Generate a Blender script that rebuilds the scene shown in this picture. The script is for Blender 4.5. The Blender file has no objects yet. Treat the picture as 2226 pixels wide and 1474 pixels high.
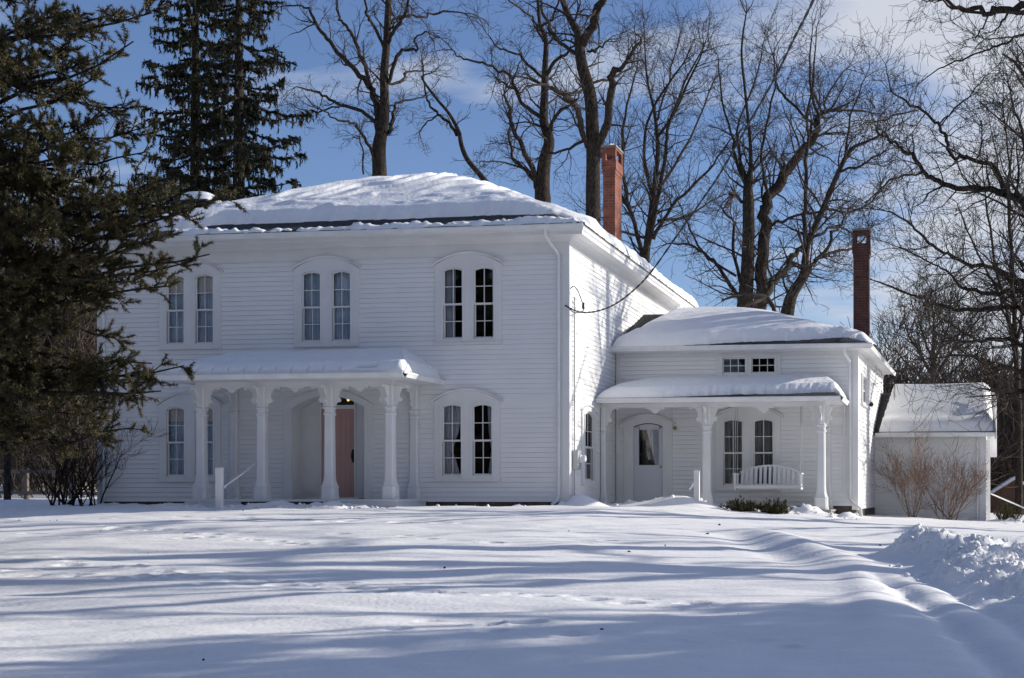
import bpy, bmesh, math, random
import numpy as np
from mathutils import Vector

S = bpy.context.scene
COL = S.collection
# ------------------------------------------------------------------ camera
FPX, CX, HY, WPX = 3000.0, 1586.0, 1077.0, 2226.0     # focal length, principal column, horizon row (photo pixels)
AY = math.atan(0.158)
cR = np.array([math.cos(AY), math.sin(AY), 0.0]); cF = np.array([-math.sin(AY), math.cos(AY), 0.0])
CAM = -((1236 - CX) / FPX * 32) * cR - 32 * cF; CAM[2] = 0.25
cd = bpy.data.cameras.new('camera'); cam = bpy.data.objects.new('camera', cd); COL.objects.link(cam)
cd.sensor_width = 36; cd.lens = 36 * FPX / WPX
cd.shift_x = (WPX / 2 - CX) / WPX; cd.shift_y = (HY - 737) / WPX
cd.clip_start = 0.1; cd.clip_end = 3000
cam.location = CAM; cam.rotation_euler = (math.pi / 2, 0, AY)
S.camera = cam
# ------------------------------------------------------------------ light
SUN = Vector((1.0, 0.55, 0.45)).normalized()
EL = math.asin(SUN.z); AZ = math.atan2(SUN.x, SUN.y)
ld = bpy.data.lights.new('sun', 'SUN'); ld.energy = 5.0; ld.angle = math.radians(0.55); ld.color = (1.0, 0.93, 0.82)
lo = bpy.data.objects.new('sun', ld); COL.objects.link(lo)
lo.rotation_euler = SUN.to_track_quat('Z', 'Y').to_euler()
w = bpy.data.worlds.new('World'); S.world = w; w.use_nodes = True
nt = w.node_tree; nt.nodes.clear()
N = nt.nodes.new; L = nt.links.new
sky = N('ShaderNodeTexSky'); sky.sky_type = 'NISHITA'; sky.sun_disc = False
sky.sun_elevation = EL; sky.sun_rotation = AZ; sky.ozone_density = 1.6; sky.air_density = 1.0; sky.dust_density = 0.4
bg = N('ShaderNodeBackground'); out = N('ShaderNodeOutputWorld')
tc = N('ShaderNodeTexCoord'); sep = N('ShaderNodeSeparateXYZ'); L(tc.outputs['Generated'], sep.inputs[0])
def mth(op, a, b=None, c=None):
    m = N('ShaderNodeMath'); m.operation = op
    for i, v in enumerate((a, b, c)):
        if v is None: continue
        if isinstance(v, (int, float)): m.inputs[i].default_value = v
        else: L(v, m.inputs[i])
    return m.outputs[0]
zz = mth('MAXIMUM', sep.outputs[2], 0.0); zz = mth('ADD', zz, 0.18)
cu = mth('DIVIDE', sep.outputs[0], zz); cv = mth('DIVIDE', sep.outputs[1], zz)
cmb = N('ShaderNodeCombineXYZ'); L(cu, cmb.inputs[0]); L(cv, cmb.inputs[1])
nz = N('ShaderNodeTexNoise'); nz.inputs['Scale'].default_value = 1.7; nz.inputs['Detail'].default_value = 7; nz.inputs['Roughness'].default_value = 0.52
nz.inputs['Distortion'].default_value = 0.25
mpw = N('ShaderNodeMapping'); mpw.inputs['Location'].default_value = (3.1, 0.4, 0); mpw.inputs['Scale'].default_value = (0.8, 1.5, 1)
L(cmb.outputs[0], mpw.inputs[0]); L(mpw.outputs[0], nz.inputs['Vector'])
# clouds bank up towards the right (east) and the horizon
bias = mth('MULTIPLY_ADD', sep.outputs[0], 1.6, 0.205); bias = mth('MAXIMUM', mth('MINIMUM', bias, 0.24), -0.005)
bias = mth('SUBTRACT', bias, mth('MINIMUM', mth('MULTIPLY', mth('MAXIMUM', mth('SUBTRACT', sep.outputs[0], 0.10), 0.0), 3.0), 0.3))
low = mth('SUBTRACT', 0.17, sep.outputs[2]); low = mth('MULTIPLY', mth('MAXIMUM', low, 0.0), 1.1)
low = mth('MULTIPLY', low, mth('GREATER_THAN', sep.outputs[1], 0.0))
# bright low cloud added out of view in the south-east to light the walls
seb = mth('MULTIPLY', mth('MAXIMUM', mth('SUBTRACT', 0.42, sep.outputs[2]), 0.0), mth('MULTIPLY', mth('GREATER_THAN', 0.1, sep.outputs[1]), mth('GREATER_THAN', sep.outputs[0], 0.0)))
low = mth('ADD', low, mth('MULTIPLY', seb, mth('MULTIPLY_ADD', sep.outputs[0], 3.2, 1.0)))
fac = mth('ADD', nz.outputs['Fac'], bias); fac = mth('ADD', fac, low)
ramp = N('ShaderNodeValToRGB'); ramp.color_ramp.elements[0].position = 0.54; ramp.color_ramp.elements[1].position = 0.73
ramp.color_ramp.elements[0].color = (0, 0, 0, 1); ramp.color_ramp.elements[1].color = (0.85, 0.85, 0.85, 1)
L(fac, ramp.inputs[0])
hs = N('ShaderNodeMix'); hs.data_type = 'RGBA'; hs.blend_type = 'MULTIPLY'; hs.inputs[0].default_value = 1.0
L(sky.outputs[0], hs.inputs[6]); hs.inputs[7].default_value = (0.98, 1.08, 1.42, 1)
mx = N('ShaderNodeMix'); mx.data_type = 'RGBA'
L(ramp.outputs[0], mx.inputs[0]); L(hs.outputs[2], mx.inputs[6]); mx.inputs[7].default_value = (7.6, 7.9, 8.5, 1)
L(mx.outputs[2], bg.inputs[0]); bg.inputs[1].default_value = 0.076
L(bg.outputs[0], out.inputs[0])
S.view_settings.view_transform = 'Standard'; S.view_settings.look = 'None'
S.view_settings.exposure = 0.27; S.view_settings.gamma = 1.0
S.view_settings.use_curve_mapping = False

# ------------------------------------------------------------------ measuring helpers (photo pixel + a known plane -> place in the scene)
def ray(px, py): return cF + (px - CX) / FPX * cR + (HY - py) / FPX * np.array([0, 0, 1.0])
def onY(px, py, y): r = ray(px, py); return CAM + r * ((y - CAM[1]) / r[1])
def onX(px, py, x): r = ray(px, py); return CAM + r * ((x - CAM[0]) / r[0])
def atD(px, py, D): return CAM + D * ray(px, py)

# ------------------------------------------------------------------ noise
_rs = np.random.RandomState(7); _T = _rs.rand(256, 256)
def vnoise(x, y):
    xi = np.floor(x).astype(int); yi = np.floor(y).astype(int); fx = x - xi; fy = y - yi
    fx = fx * fx * (3 - 2 * fx); fy = fy * fy * (3 - 2 * fy)
    a = _T[xi % 256, yi % 256]; b = _T[(xi + 1) % 256, yi % 256]; c = _T[xi % 256, (yi + 1) % 256]; d = _T[(xi + 1) % 256, (yi + 1) % 256]
    return (a + (b - a) * fx) * (1 - fy) + (c + (d - c) * fx) * fy - 0.5
def fbm(x, y, o=4, g=0.5):
    s = 0; a = 1.0
    for i in range(o):
        s = s + a * vnoise(x + 17.3 * i, y - 9.1 * i); x = x * 2.03; y = y * 2.03; a *= g
    return s
def sst(a, b, x): t = np.clip((x - a) / (b - a), 0, 1); return t * t * (3 - 2 * t)

# ------------------------------------------------------------------ materials
MATS = {}
def mat(name, col, rough=0.7, col2=None, nscale=5.0, bump=0.0, bscale=20.0, spec=0.3, stretch=None, metal=0.0, nlo=0.35, nhi=0.65, bdist=0.02):
    m = bpy.data.materials.new(name); m.use_nodes = True; t = m.node_tree; p = t.nodes['Principled BSDF']
    p.inputs['Base Color'].default_value = (*col, 1); p.inputs['Roughness'].default_value = rough
    p.inputs['Specular IOR Level'].default_value = spec; p.inputs['Metallic'].default_value = metal
    tcn = t.nodes.new('ShaderNodeTexCoord'); mp = t.nodes.new('ShaderNodeMapping')
    t.links.new(tcn.outputs['Object'], mp.inputs[0])
    if stretch: mp.inputs['Scale'].default_value = stretch
    if col2 is not None:
        n = t.nodes.new('ShaderNodeTexNoise'); n.inputs['Scale'].default_value = nscale; n.inputs['Detail'].default_value = 6
        t.links.new(mp.outputs[0], n.inputs['Vector'])
        r = t.nodes.new('ShaderNodeValToRGB'); r.color_ramp.elements[0].position = nlo; r.color_ramp.elements[1].position = nhi
        r.color_ramp.elements[0].color = (*col, 1); r.color_ramp.elements[1].color = (*col2, 1)
        t.links.new(n.outputs['Fac'], r.inputs[0]); t.links.new(r.outputs[0], p.inputs['Base Color'])
    if bump > 0:
        n2 = t.nodes.new('ShaderNodeTexNoise'); n2.inputs['Scale'].default_value = bscale; n2.inputs['Detail'].default_value = 8
        t.links.new(mp.outputs[0], n2.inputs['Vector'])
        b = t.nodes.new('ShaderNodeBump'); b.inputs['Strength'].default_value = bump; b.inputs['Distance'].default_value = bdist
        t.links.new(n2.outputs['Fac'], b.inputs['Height']); t.links.new(b.outputs[0], p.inputs['Normal'])
    MATS[name] = m; return m
mat('snow', (0.84, 0.845, 0.86), 0.55, (0.88, 0.88, 0.885), 3, 0.28, 16, 0.25, bdist=0.03)
mat('roof_snow', (0.84, 0.85, 0.87), 0.55, (0.88, 0.885, 0.89), 3, 0.5, 10, 0.25, bdist=0.03)
mat('white_paint', (0.75, 0.755, 0.76), 0.5, (0.79, 0.79, 0.79), 1.3, 0.15, 40, 0.3, (1, 1, 2.5), bdist=0.004)
mat('trim_paint', (0.74, 0.74, 0.74), 0.42, (0.69, 0.69, 0.69), 2.0, 0.0, spec=0.35)
mat('metal_paint', (0.76, 0.77, 0.78), 0.35, (0.66, 0.67, 0.68), 2.5, 0.0, spec=0.4)
mat('shingle', (0.028, 0.028, 0.032), 0.85, (0.06, 0.06, 0.065), 9, 0.6, 40, 0.2)
mat('roof_felt', (0.22, 0.21, 0.20), 0.85, (0.12, 0.115, 0.11), 4, 0.4, 30, 0.2)
mat('foundation', (0.05, 0.045, 0.04), 0.9, (0.12, 0.10, 0.08), 4, 0.5, 12)
mat('room_darkness', (0.012, 0.012, 0.014), 0.9)  # darkness of the unlit rooms is put into the colour
mat('curtain', (0.62, 0.64, 0.72), 0.9, (0.5, 0.53, 0.6), 3)
mat('curtain_sky_tint', (0.60, 0.74, 0.90), 0.9, (0.45, 0.60, 0.78), 3)  # blue of the sky mirrored in the panes is put into this cloth
mat('curtain_grey', (0.30, 0.29, 0.30), 0.9, (0.22, 0.21, 0.22), 3)
mat('pink_door', (0.52, 0.325, 0.30), 0.45, (0.48, 0.30, 0.275), 2)
mat('kitchen_door', (0.62, 0.63, 0.68), 0.4)
mat('black_iron', (0.015, 0.015, 0.015), 0.4)
mat('brass', (0.35, 0.24, 0.10), 0.35, metal=0.7)
mat('meter_grey', (0.42, 0.43, 0.45), 0.45, metal=0.3)
mat('bark', (0.018, 0.015, 0.013), 0.95, (0.085, 0.068, 0.055), 9, 1.0, 16, 0.1, (3, 3, 0.7), bdist=0.07)
mat('bark_dark', (0.018, 0.015, 0.013), 0.95, (0.06, 0.048, 0.04), 6, 0.8, 9, 0.1, (3, 3, 0.6), bdist=0.06)
mat('twig', (0.026, 0.021, 0.018), 0.9, (0.065, 0.05, 0.042), 2)
mat('wood_brown', (0.05, 0.038, 0.032), 0.95, (0.11, 0.085, 0.07), 0.4)
mat('red_twig', (0.20, 0.13, 0.09), 0.8, (0.34, 0.22, 0.16), 3)
mat('needle', (0.016, 0.019, 0.009), 0.6, (0.13, 0.11, 0.048), 4.5)  # golden tone among near-black stands for sunlit highlights on the pine
mat('spruce_needle', (0.016, 0.022, 0.012), 0.8, (0.05, 0.045, 0.022), 1.1)
mat('cone_brown', (0.10, 0.055, 0.03), 0.8)
mat('yew', (0.03, 0.04, 0.015), 0.8, (0.12, 0.10, 0.035), 9)
mat('fence_wood', (0.16, 0.12, 0.09), 0.9, (0.25, 0.2, 0.16), 6)
mat('brown_siding', (0.10, 0.06, 0.045), 0.8, (0.14, 0.085, 0.06), 3)
mat('concrete', (0.28, 0.27, 0.25), 0.85, (0.2, 0.19, 0.18), 8, 0.3, 40)
# brick
def brick_mat(name, c1, c2, mortar):
    m = bpy.data.materials.new(name); m.use_nodes = True; t = m.node_tree; p = t.nodes['Principled BSDF']; p.inputs['Roughness'].default_value = 0.85
    tcn = t.nodes.new('ShaderNodeTexCoord'); sp = t.nodes.new('ShaderNodeSeparateXYZ'); t.links.new(tcn.outputs['Object'], sp.inputs[0])
    ad = t.nodes.new('ShaderNodeMath'); t.links.new(sp.outputs[0], ad.inputs[0]); t.links.new(sp.outputs[1], ad.inputs[1])
    cb = t.nodes.new('ShaderNodeCombineXYZ'); t.links.new(ad.outputs[0], cb.inputs[0]); t.links.new(sp.outputs[2], cb.inputs[1])
    b = t.nodes.new('ShaderNodeTexBrick'); t.links.new(cb.outputs[0], b.inputs['Vector']); b.inputs['Scale'].default_value = 1
    b.inputs['Brick Width'].default_value = 0.21; b.inputs['Row Height'].default_value = 0.075; b.inputs['Mortar Size'].default_value = 0.007
    b.inputs['Color1'].default_value = (*c1, 1); b.inputs['Color2'].default_value = (*c2, 1); b.inputs['Mortar'].default_value = (*mortar, 1)
    n = t.nodes.new('ShaderNodeTexNoise'); n.inputs['Scale'].default_value = 4; n.inputs['Detail'].default_value = 5; t.links.new(tcn.outputs['Object'], n.inputs['Vector'])
    r = t.nodes.new('ShaderNodeValToRGB'); r.color_ramp.elements[0].position = 0.3; r.color_ramp.elements[1].position = 0.7
    r.color_ramp.elements[0].color = (0.55, 0.5, 0.5, 1); r.color_ramp.elements[1].color = (1, 1, 1, 1); t.links.new(n.outputs['Fac'], r.inputs[0])
    mxn = t.nodes.new('ShaderNodeMix'); mxn.data_type = 'RGBA'; mxn.blend_type = 'MULTIPLY'; mxn.inputs[0].default_value = 1
    t.links.new(b.outputs['Color'], mxn.inputs[6]); t.links.new(r.outputs[0], mxn.inputs[7]); t.links.new(mxn.outputs[2], p.inputs['Base Color'])
    bp = t.nodes.new('ShaderNodeBump'); bp.inputs['Strength'].default_value = 0.6; bp.inputs['Distance'].default_value = 0.01; bp.invert = True
    t.links.new(b.outputs['Fac'], bp.inputs['Height']); t.links.new(bp.outputs[0], p.inputs['Normal'])
    MATS[name] = m
brick_mat('brick', (0.36, 0.095, 0.050), (0.19, 0.06, 0.038), (0.24, 0.15, 0.11))
brick_mat('brick_dark', (0.13, 0.042, 0.030), (0.08, 0.030, 0.024), (0.12, 0.09, 0.075))
g = bpy.data.materials.new('glass'); g.use_nodes = True; t = g.node_tree; t.nodes.clear()
o_ = t.nodes.new('ShaderNodeOutputMaterial'); mxs = t.nodes.new('ShaderNodeMixShader'); tr = t.nodes.new('ShaderNodeBsdfTransparent'); gl = t.nodes.new('ShaderNodeBsdfGlossy')
fr = t.nodes.new('ShaderNodeFresnel'); fr.inputs[0].default_value = 1.5; gl.inputs['Roughness'].default_value = 0.02
t.links.new(fr.outputs[0], mxs.inputs[0]); t.links.new(tr.outputs[0], mxs.inputs[1]); t.links.new(gl.outputs[0], mxs.inputs[2]); t.links.new(mxs.outputs[0], o_.inputs[0])
MATS['glass'] = g

# ------------------------------------------------------------------ objects
def tag(o, label=None, cat=None, group=None, kind=None):
    if label: o['label'] = label
    if cat: o['category'] = cat
    if group: o['group'] = group
    if kind: o['kind'] = kind
    return o
def empty(name, loc=(0, 0, 0)):
    o = bpy.data.objects.new(name, None); COL.objects.link(o); o.location = loc; o.empty_display_size = 0.3; return o
def link(name, me, m, parent=None):
    o = bpy.data.objects.new(name, me); COL.objects.link(o)
    me.materials.append(MATS[m])
    if parent is not None:
        o.parent = parent
        # parents only translate: keep geometry written in world coordinates
        p = parent; off = Vector((0, 0, 0))
        while p is not None: off += p.location; p = p.parent
        o.location = -off
    return o
def np_mesh(name, V, F, smooth=False):
    """V (n,3); F list of int arrays with shape (k,3) or (k,4)"""
    me = bpy.data.meshes.new(name); V = np.asarray(V, dtype=np.float32)
    me.vertices.add(len(V)); me.vertices.foreach_set('co', V.ravel())
    F = [np.asarray(f, dtype=np.int32) for f in F if len(f)]
    nl = sum(f.size for f in F); nf = sum(len(f) for f in F)
    me.loops.add(nl); me.polygons.add(nf)
    me.loops.foreach_set('vertex_index', np.concatenate([f.ravel() for f in F]))
    st = []; b = 0
    for f in F: st.append(b + np.arange(len(f)) * f.shape[1]); b += f.size
    me.polygons.foreach_set('loop_start', np.concatenate(st).astype(np.int32))
    if smooth: me.polygons.foreach_set('use_smooth', np.ones(nf, dtype=bool))
    me.update(calc_edges=True); me.validate(); return me

class Fr:
    """a wall frame: u along the wall, d outwards, z up"""
    def __init__(s, o, u, n): s.o = Vector(o); s.u = Vector(u).normalized(); s.n = Vector(n).normalized()
    def __call__(s, u, d, z): return s.o + s.u * u + s.n * d + Vector((0, 0, z))
class MB:
    def __init__(s, fr=None): s.v = []; s.f = []; s.fr = fr
    def P(s, p): return tuple(s.fr(*p)) if s.fr else tuple(p)
    def add(s, pts, faces):
        b = len(s.v); s.v += [s.P(p) for p in pts]; s.f += [tuple(i + b for i in f) for f in faces]; return s
    def box(s, a, b):
        x0, y0, z0 = a; x1, y1, z1 = b
        return s.add([(x0, y0, z0), (x1, y0, z0), (x1, y1, z0), (x0, y1, z0), (x0, y0, z1), (x1, y0, z1), (x1, y1, z1), (x0, y1, z1)],
                     [(0, 1, 2, 3), (4, 7, 6, 5), (0, 4, 5, 1), (1, 5, 6, 2), (2, 6, 7, 3), (3, 7, 4, 0)])
    def hexa(s, p):   # 8 points, bottom ring then top ring
        return s.add(p, [(0, 1, 2, 3), (4, 7, 6, 5), (0, 4, 5, 1), (1, 5, 6, 2), (2, 6, 7, 3), (3, 7, 4, 0)])
    def prism(s, poly, mk, a, b):
        """poly of 2d points, mk(p2, t) -> 3d point"""
        n = len(poly); pts = [mk(p, a) for p in poly] + [mk(p, b) for p in poly]
        return s.add(pts, [tuple(range(n)), tuple(range(2 * n - 1, n - 1, -1))] + [(i, (i + 1) % n, n + (i + 1) % n, n + i) for i in range(n)])
    def rings(s, rs, close=True, caps=True):
        n = len(rs[0]); b = len(s.v)
        for r in rs: s.v += [s.P(p) for p in r]
        for k in range(len(rs) - 1):
            for i in range(n if close else n - 1):
                j = (i + 1) % n; s.f.append((b + k * n + i, b + k * n + j, b + (k + 1) * n + j, b + (k + 1) * n + i))
        if caps: s.f.append(tuple(b + i for i in range(n - 1, -1, -1))); s.f.append(tuple(b + (len(rs) - 1) * n + i for i in range(n)))
        return s
    def tube(s, pts, r, n=8):
        pts = [Vector(p) for p in pts]; rs = []
        ref = Vector((0.13, 0.21, 1)) if abs((pts[-1] - pts[0]).normalized().z) < 0.9 else Vector((1, 0.1, 0))
        for i, p in enumerate(pts):
            t = (pts[min(i + 1, len(pts) - 1)] - pts[max(i - 1, 0)]).normalized(); a = t.cross(ref).normalized(); c = t.cross(a)
            rr = r[i] if isinstance(r, (list, tuple)) else r
            rs.append([p + (a * math.cos(6.28318 * k / n) + c * math.sin(6.28318 * k / n)) * rr for k in range(n)])
        return s.rings(rs)
    def build(s, name, m, parent=None, smooth=False, fix=True):
        me = bpy.data.meshes.new(name); me.from_pydata(s.v, [], s.f); me.update()
        if fix:
            bm = bmesh.new(); bm.from_mesh(me); bmesh.ops.recalc_face_normals(bm, faces=bm.faces); bm.to_mesh(me); bm.free()
        if smooth:
            for p in me.polygons: p.use_smooth = True
            try: me.set_sharp_from_angle(angle=math.radians(35))
            except Exception: pass
        return link(name, me, m, parent)

# ------------------------------------------------------------------ ground
TRK = []
_r = random.Random(3)
def track(x0, y0, x1, y1, n, amp=0.25):
    for i in range(n):
        t = i / (n - 1); TRK.append((x0 + (x1 - x0) * t + _r.uniform(-amp, amp), y0 + (y1 - y0) * t + _r.uniform(-amp, amp) + 0.12 * (-1) ** i, _r.uniform(0.07, 0.12), _r.uniform(0.04, 0.09)))
track(-6.0, -8.5, 0.2, -12.5, 34, 0.15); track(-3.5, -15.5, 3.5, -17.5, 26, 0.3); track(2.0, -16.5, 6.4, -18.2, 16, 0.25)
track(-5, -13.5, 2, -16.8, 22, 0.4); track(-8, -6, 0, -6.8, 24, 0.4); track(-6, -10, 5, -11, 20, 1.2); track(4, -19.5, 7.5, -20.3, 12, 0.3)
def bank(x, y):
    def gs(cx, cy, a, b, th, h):
        c, s_ = math.cos(th), math.sin(th); dx = x - cx; dy = y - cy
        u = (dx * c + dy * s_) / a; v = (-dx * s_ + dy * c) / b
        return h * np.exp(-(np.abs(u) ** 2.4 + np.abs(v) ** 2.0))
    # steep scarp towards the lawn, broad tumbled top falling away to the right
    u = (x - 8.2) * 0.196 - (y + 9.8) * 0.98; v = (x - 8.2) * 0.98 + (y + 9.8) * 0.196 + 0.22 * np.sin(u * 1.5 + 0.6) + 0.35 * fbm(x * 0.8, y * 0.8, 2)
    b = 0.38 * (1 - 0.07 * u) * sst(-0.55, 0.05, v) * (1 - 0.35 * sst(0.3, 3.4, v)) * sst(-1.0, 0.5, u) * (1 - sst(5.5, 9.5, u)) * (1 - sst(5, 8, v))
    b = np.maximum(b, gs(11.6, -8.6, 2.2, 0.8, -0.35, 0.30)); b = b + gs(11.6, -13.4, 1.6, 0.5, -0.9, 0.10) - gs(11.0, -11.2, 2.0, 0.35, -1.0, 0.16)
    b = np.maximum(b, gs(14.0, -4.6, 3.5, 0.8, -0.1, 0.25))
    return b
def wall_rough(x, y):
    """strip of tumbled snow along the foot of the building"""
    yw = np.where(x < 0, np.where((x > -8.9) & (x < -3.3), -1.9, 0.0), np.where(x < 6.6, 2.7, 9.6))
    d = yw - y
    return np.exp(-((d - 0.35) / 0.6) ** 2) * ((x > -12.5) & (x < 13))
def ground(x, y):
    x = np.asarray(x, float); y = np.asarray(y, float)
    h = np.where(y < -2, 1.42 / 29 * np.maximum(y + 2, -60), 0.0)
    h = h + 0.10 * np.exp(-((y + 2) / 3.0) ** 2) * 0
    h = h - 0.062 * np.clip(x - 1.5, 0, 12) * sst(-22, -3, y)
    left = sst(-11.5, -17, x)
    h = h + left * (0.10 * sst(1, 7, y) + 0.072 * np.clip(y - 22, 0, 55))
    h = h - 0.16 * sst(8.6, 10.2, x + 0.12 * (y + 10)) * sst(-24, -18, y) * (1 - sst(-9, -4, y))
    for o_ in (0.0, 0.55): h = h - 0.07 * np.exp(-((x - 7.9 - o_ - 0.16 * (-14 - y)) / 0.13) ** 2) * sst(-23, -21, y) * (1 - sst(-15.5, -13.5, y))
    h = h - 0.6 * sst(14, 30, x) * sst(0, 30, y)
    hill = sst(75, 160, y) * (9 + 6 * sst(0, 60, x) + 9 * sst(-10, -60, x)); h = h + hill
    h = h + 0.05 * fbm(x * 0.22, y * 0.5, 4) * sst(-60, -20, y)
    h = h + 0.035 * fbm(x * 0.9 + 5, y * 1.9, 4)
    # driven ridge sweeping down to the bank (old ruts under the new snow)
    cx_ = 5.6 + 0.23 * (-(y + 6.0)) + 0.35 * np.sin(y * 0.35)
    rid = np.exp(-((x - cx_) / 0.42) ** 2) * sst(-14, -11, y) * (1 - sst(-7, -5.2, y))
    h = h + 0.12 * rid - 0.05 * np.exp(-((x - cx_ + 0.75) / 0.35) ** 2) * sst(-14, -11, y) * (1 - sst(-8, -6, y))
    h = h + 0.05 * np.exp(-((x - 7.6 - 0.10 * (-14 - y)) / 0.22) ** 2) * sst(-21, -18, y) * (1 - sst(-14, -12.5, y))
    B = bank(x, y); h = h + B * (1 + 0.5 * fbm(x * 2.3, y * 2.3, 4))
    rough = np.clip(B * 3, 0, 1) + sst(8.0, 9.3, x + 0.25 * (y + 14)) * sst(-24, -20, y) * (1 - sst(-13, -10.5, y)) * 1.2
    h = h + 0.12 * np.clip(rough, 0, 1) * (fbm(x * 5, y * 5, 4, 0.7))
    wr = wall_rough(x, y)
    h = h + wr * (-0.02 + 0.20 * np.maximum(fbm(x * 2.2, y * 2.2, 4, 0.6), -0.1))
    h = h - 0.12 * np.exp(-(y / 0.6) ** 2) * sst(-3.4, -3.1, x) * (1 - sst(-0.8, -0.4, x)) * (y < 0.6)
    def cone(cx, cy, r, hh): return hh * np.clip(1 - np.hypot(x - cx, y - cy) / r, 0, 1)
    h = h + cone(0.25, 0.1, 0.75, 0.32) + 0.28 * np.exp(-(((x - 2.35) / 0.9) ** 2 + ((y - 1.7) / 0.55) ** 2)) + 0.12 * np.exp(-(((x + 5.9) / 0.8) ** 2 + ((y + 2.35) / 0.3) ** 2))
    h = h + 0.16 * np.exp(-(((x - 5.3) / 0.8) ** 2 + ((y - 2.3) / 0.35) ** 2))
    return h
def axis(segs):
    a = []
    for x0, x1, st in segs: a += list(np.arange(x0, x1, st))
    return np.array(a + [segs[-1][1]])
gx = axis([(-900, -200, 50), (-200, -60, 10), (-60, -24, 2), (-24, -12.6, 0.35), (-12.6, -6, 0.12), (-6, 14, 0.065), (14, 20, 0.3), (20, 60, 2), (60, 200, 10), (200, 900, 50)])
gy = axis([(-300, -60, 20), (-60, -24, 1.5), (-24, -9, 0.05), (-9, 4, 0.065), (4, 12, 0.2), (12, 60, 1.0), (60, 200, 4), (200, 900, 50)])
GX, GY = np.meshgrid(gx, gy)
Z = ground(GX, GY)
for (tx, ty, tr, td) in TRK:
    i0, i1 = np.searchsorted(gx, [tx - 0.5, tx + 0.5]); j0, j1 = np.searchsorted(gy, [ty - 0.5, ty + 0.5])
    dd = (((GX[j0:j1, i0:i1] - tx) / 1.5) ** 2 + (GY[j0:j1, i0:i1] - ty) ** 2) / tr ** 2
    Z[j0:j1, i0:i1] += -td * np.exp(-dd) + 0.35 * td * np.exp(-(dd - 1.6) ** 2)
V = np.stack([GX, GY, Z], -1).reshape(-1, 3); nx, ny = len(gx), len(gy)
idx = np.arange(nx * ny).reshape(ny, nx)
Q = np.stack([idx[:-1, :-1], idx[:-1, 1:], idx[1:, 1:], idx[1:, :-1]], -1).reshape(-1, 4)
go = link('ground', np_mesh('ground', V, [Q], True), 'snow'); tag(go, kind='structure')
# a wooded, snowless brown floor lies under the far trees: it is the hill
def gz(x, y): return float(ground(np.array([x]), np.array([y]))[0])

# ------------------------------------------------------------------ the farmhouse
H = empty('farmhouse', (0, 0, 0))
tag(H, 'long white clapboard farmhouse with hipped snow covered roofs, two porches and brick chimneys', 'house')
XL, YB = -11.88, 13.8
FM = Fr((0, 0, 0), (1, 0, 0), (0, -1, 0))      # main front
FS = Fr((0, 0, 0), (0, 1, 0), (1, 0, 0))       # main right side
YW = 4.53; XW = 6.38
FW = Fr((0, YW, 0), (1, 0, 0), (0, -1, 0))     # wing front
sk = Vector((0.04, 1, 0)).normalized(); FWS = Fr((XW, YW, 0), sk, (sk.y, -sk.x, 0))   # wing right side
def solve_yg():
    lo_, hi_ = 6.0, 14.0
    for _ in range(50):
        m_ = (lo_ + hi_) / 2
        if onY(1900, 950, m_)[0] > XW + 0.04 * (m_ - YW): lo_ = m_
        else: hi_ = m_
    return m_
YG = solve_yg(); XG0 = XW + 0.04 * (YG - YW); XG1 = onY(2141, 950, YG)[0]
FG = Fr((0, YG, 0), (1, 0, 0), (0, -1, 0))
FGS = Fr((XG1, YG, 0), (0.045, 1, 0), (1, -0.045, 0))
print('garage', YG, XG0, XG1)

def arch_z(u, u0, u1, z, rise):
    k = (2 * (u - u0) / (u1 - u0) - 1); return z + rise * (1 - k * k)
def siding(fr, u0, u1, z0, z1, holes=(), e=0.115, seed=1, topf=None):
    mb = MB(fr); rr = random.Random(seed); z = z0
    while z < z1 - 1e-4:
        zt = min(z + e, z1); cuts = {z, zt}
        for h in holes:
            for q in (h[2], h[3]):
                if z < q < zt: cuts.add(q)
        cuts = sorted(cuts)
        for a, b in zip(cuts[:-1], cuts[1:]):
            mid = (a + b) / 2; iv = [(u0, u1)]
            for h in holes:
                if h[2] < mid < h[3]:
                    nv = []
                    for p, q in iv:
                        if h[1] <= p or h[0] >= q: nv.append((p, q))
                        else:
                            if h[0] > p: nv.append((p, h[0]))
                            if h[1] < q: nv.append((h[1], q))
                    iv = nv
            da = 0.021 - 0.016 * (a - z) / e; db = 0.021 - 0.016 * (b - z) / e; gp = 0.004 if (b == zt and b - a > 0.02) else 0.0
            for p, q in iv:
                if topf: q = min(q, topf(mid))
                if q - p < 0.01: continue
                # boards are butted every few metres, each lying a hair differently
                us = [p]; x = p
                while x < q - 0.01:
                    x = min(q, x + rr.uniform(2.4, 4.2)); us.append(x)
                for s0, s1 in zip(us[:-1], us[1:]):
                    j = rr.uniform(-0.0015, 0.0015); 
                    mb.add([(s0, da + j, a), (s1, da + j, a), (s1, db + j, b - gp), (s0, db + j, b - gp)], [(0, 1, 2, 3)])
                    if gp: mb.add([(s0, db + j, b - gp), (s1, db + j, b - gp), (s1, -0.012, b), (s0, -0.012, b)], [(0, 1, 2, 3)])
                    if a == z: mb.add([(s0, -0.012, a), (s1, -0.012, a), (s1, da + j, a), (s0, da + j, a)], [(3, 2, 1, 0)])
        z = zt
    # orient the faces outwards
    out = fr.n; f2 = []
    for f in mb.f:
        a, b, c = (Vector(mb.v[i]) for i in f[:3]); n = (b - a).cross(c - b)
        f2.append(f if n.dot(out + Vector((0, 0, -0.3))) > 0 else tuple(reversed(f)))
    mb.f = f2; return mb

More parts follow.
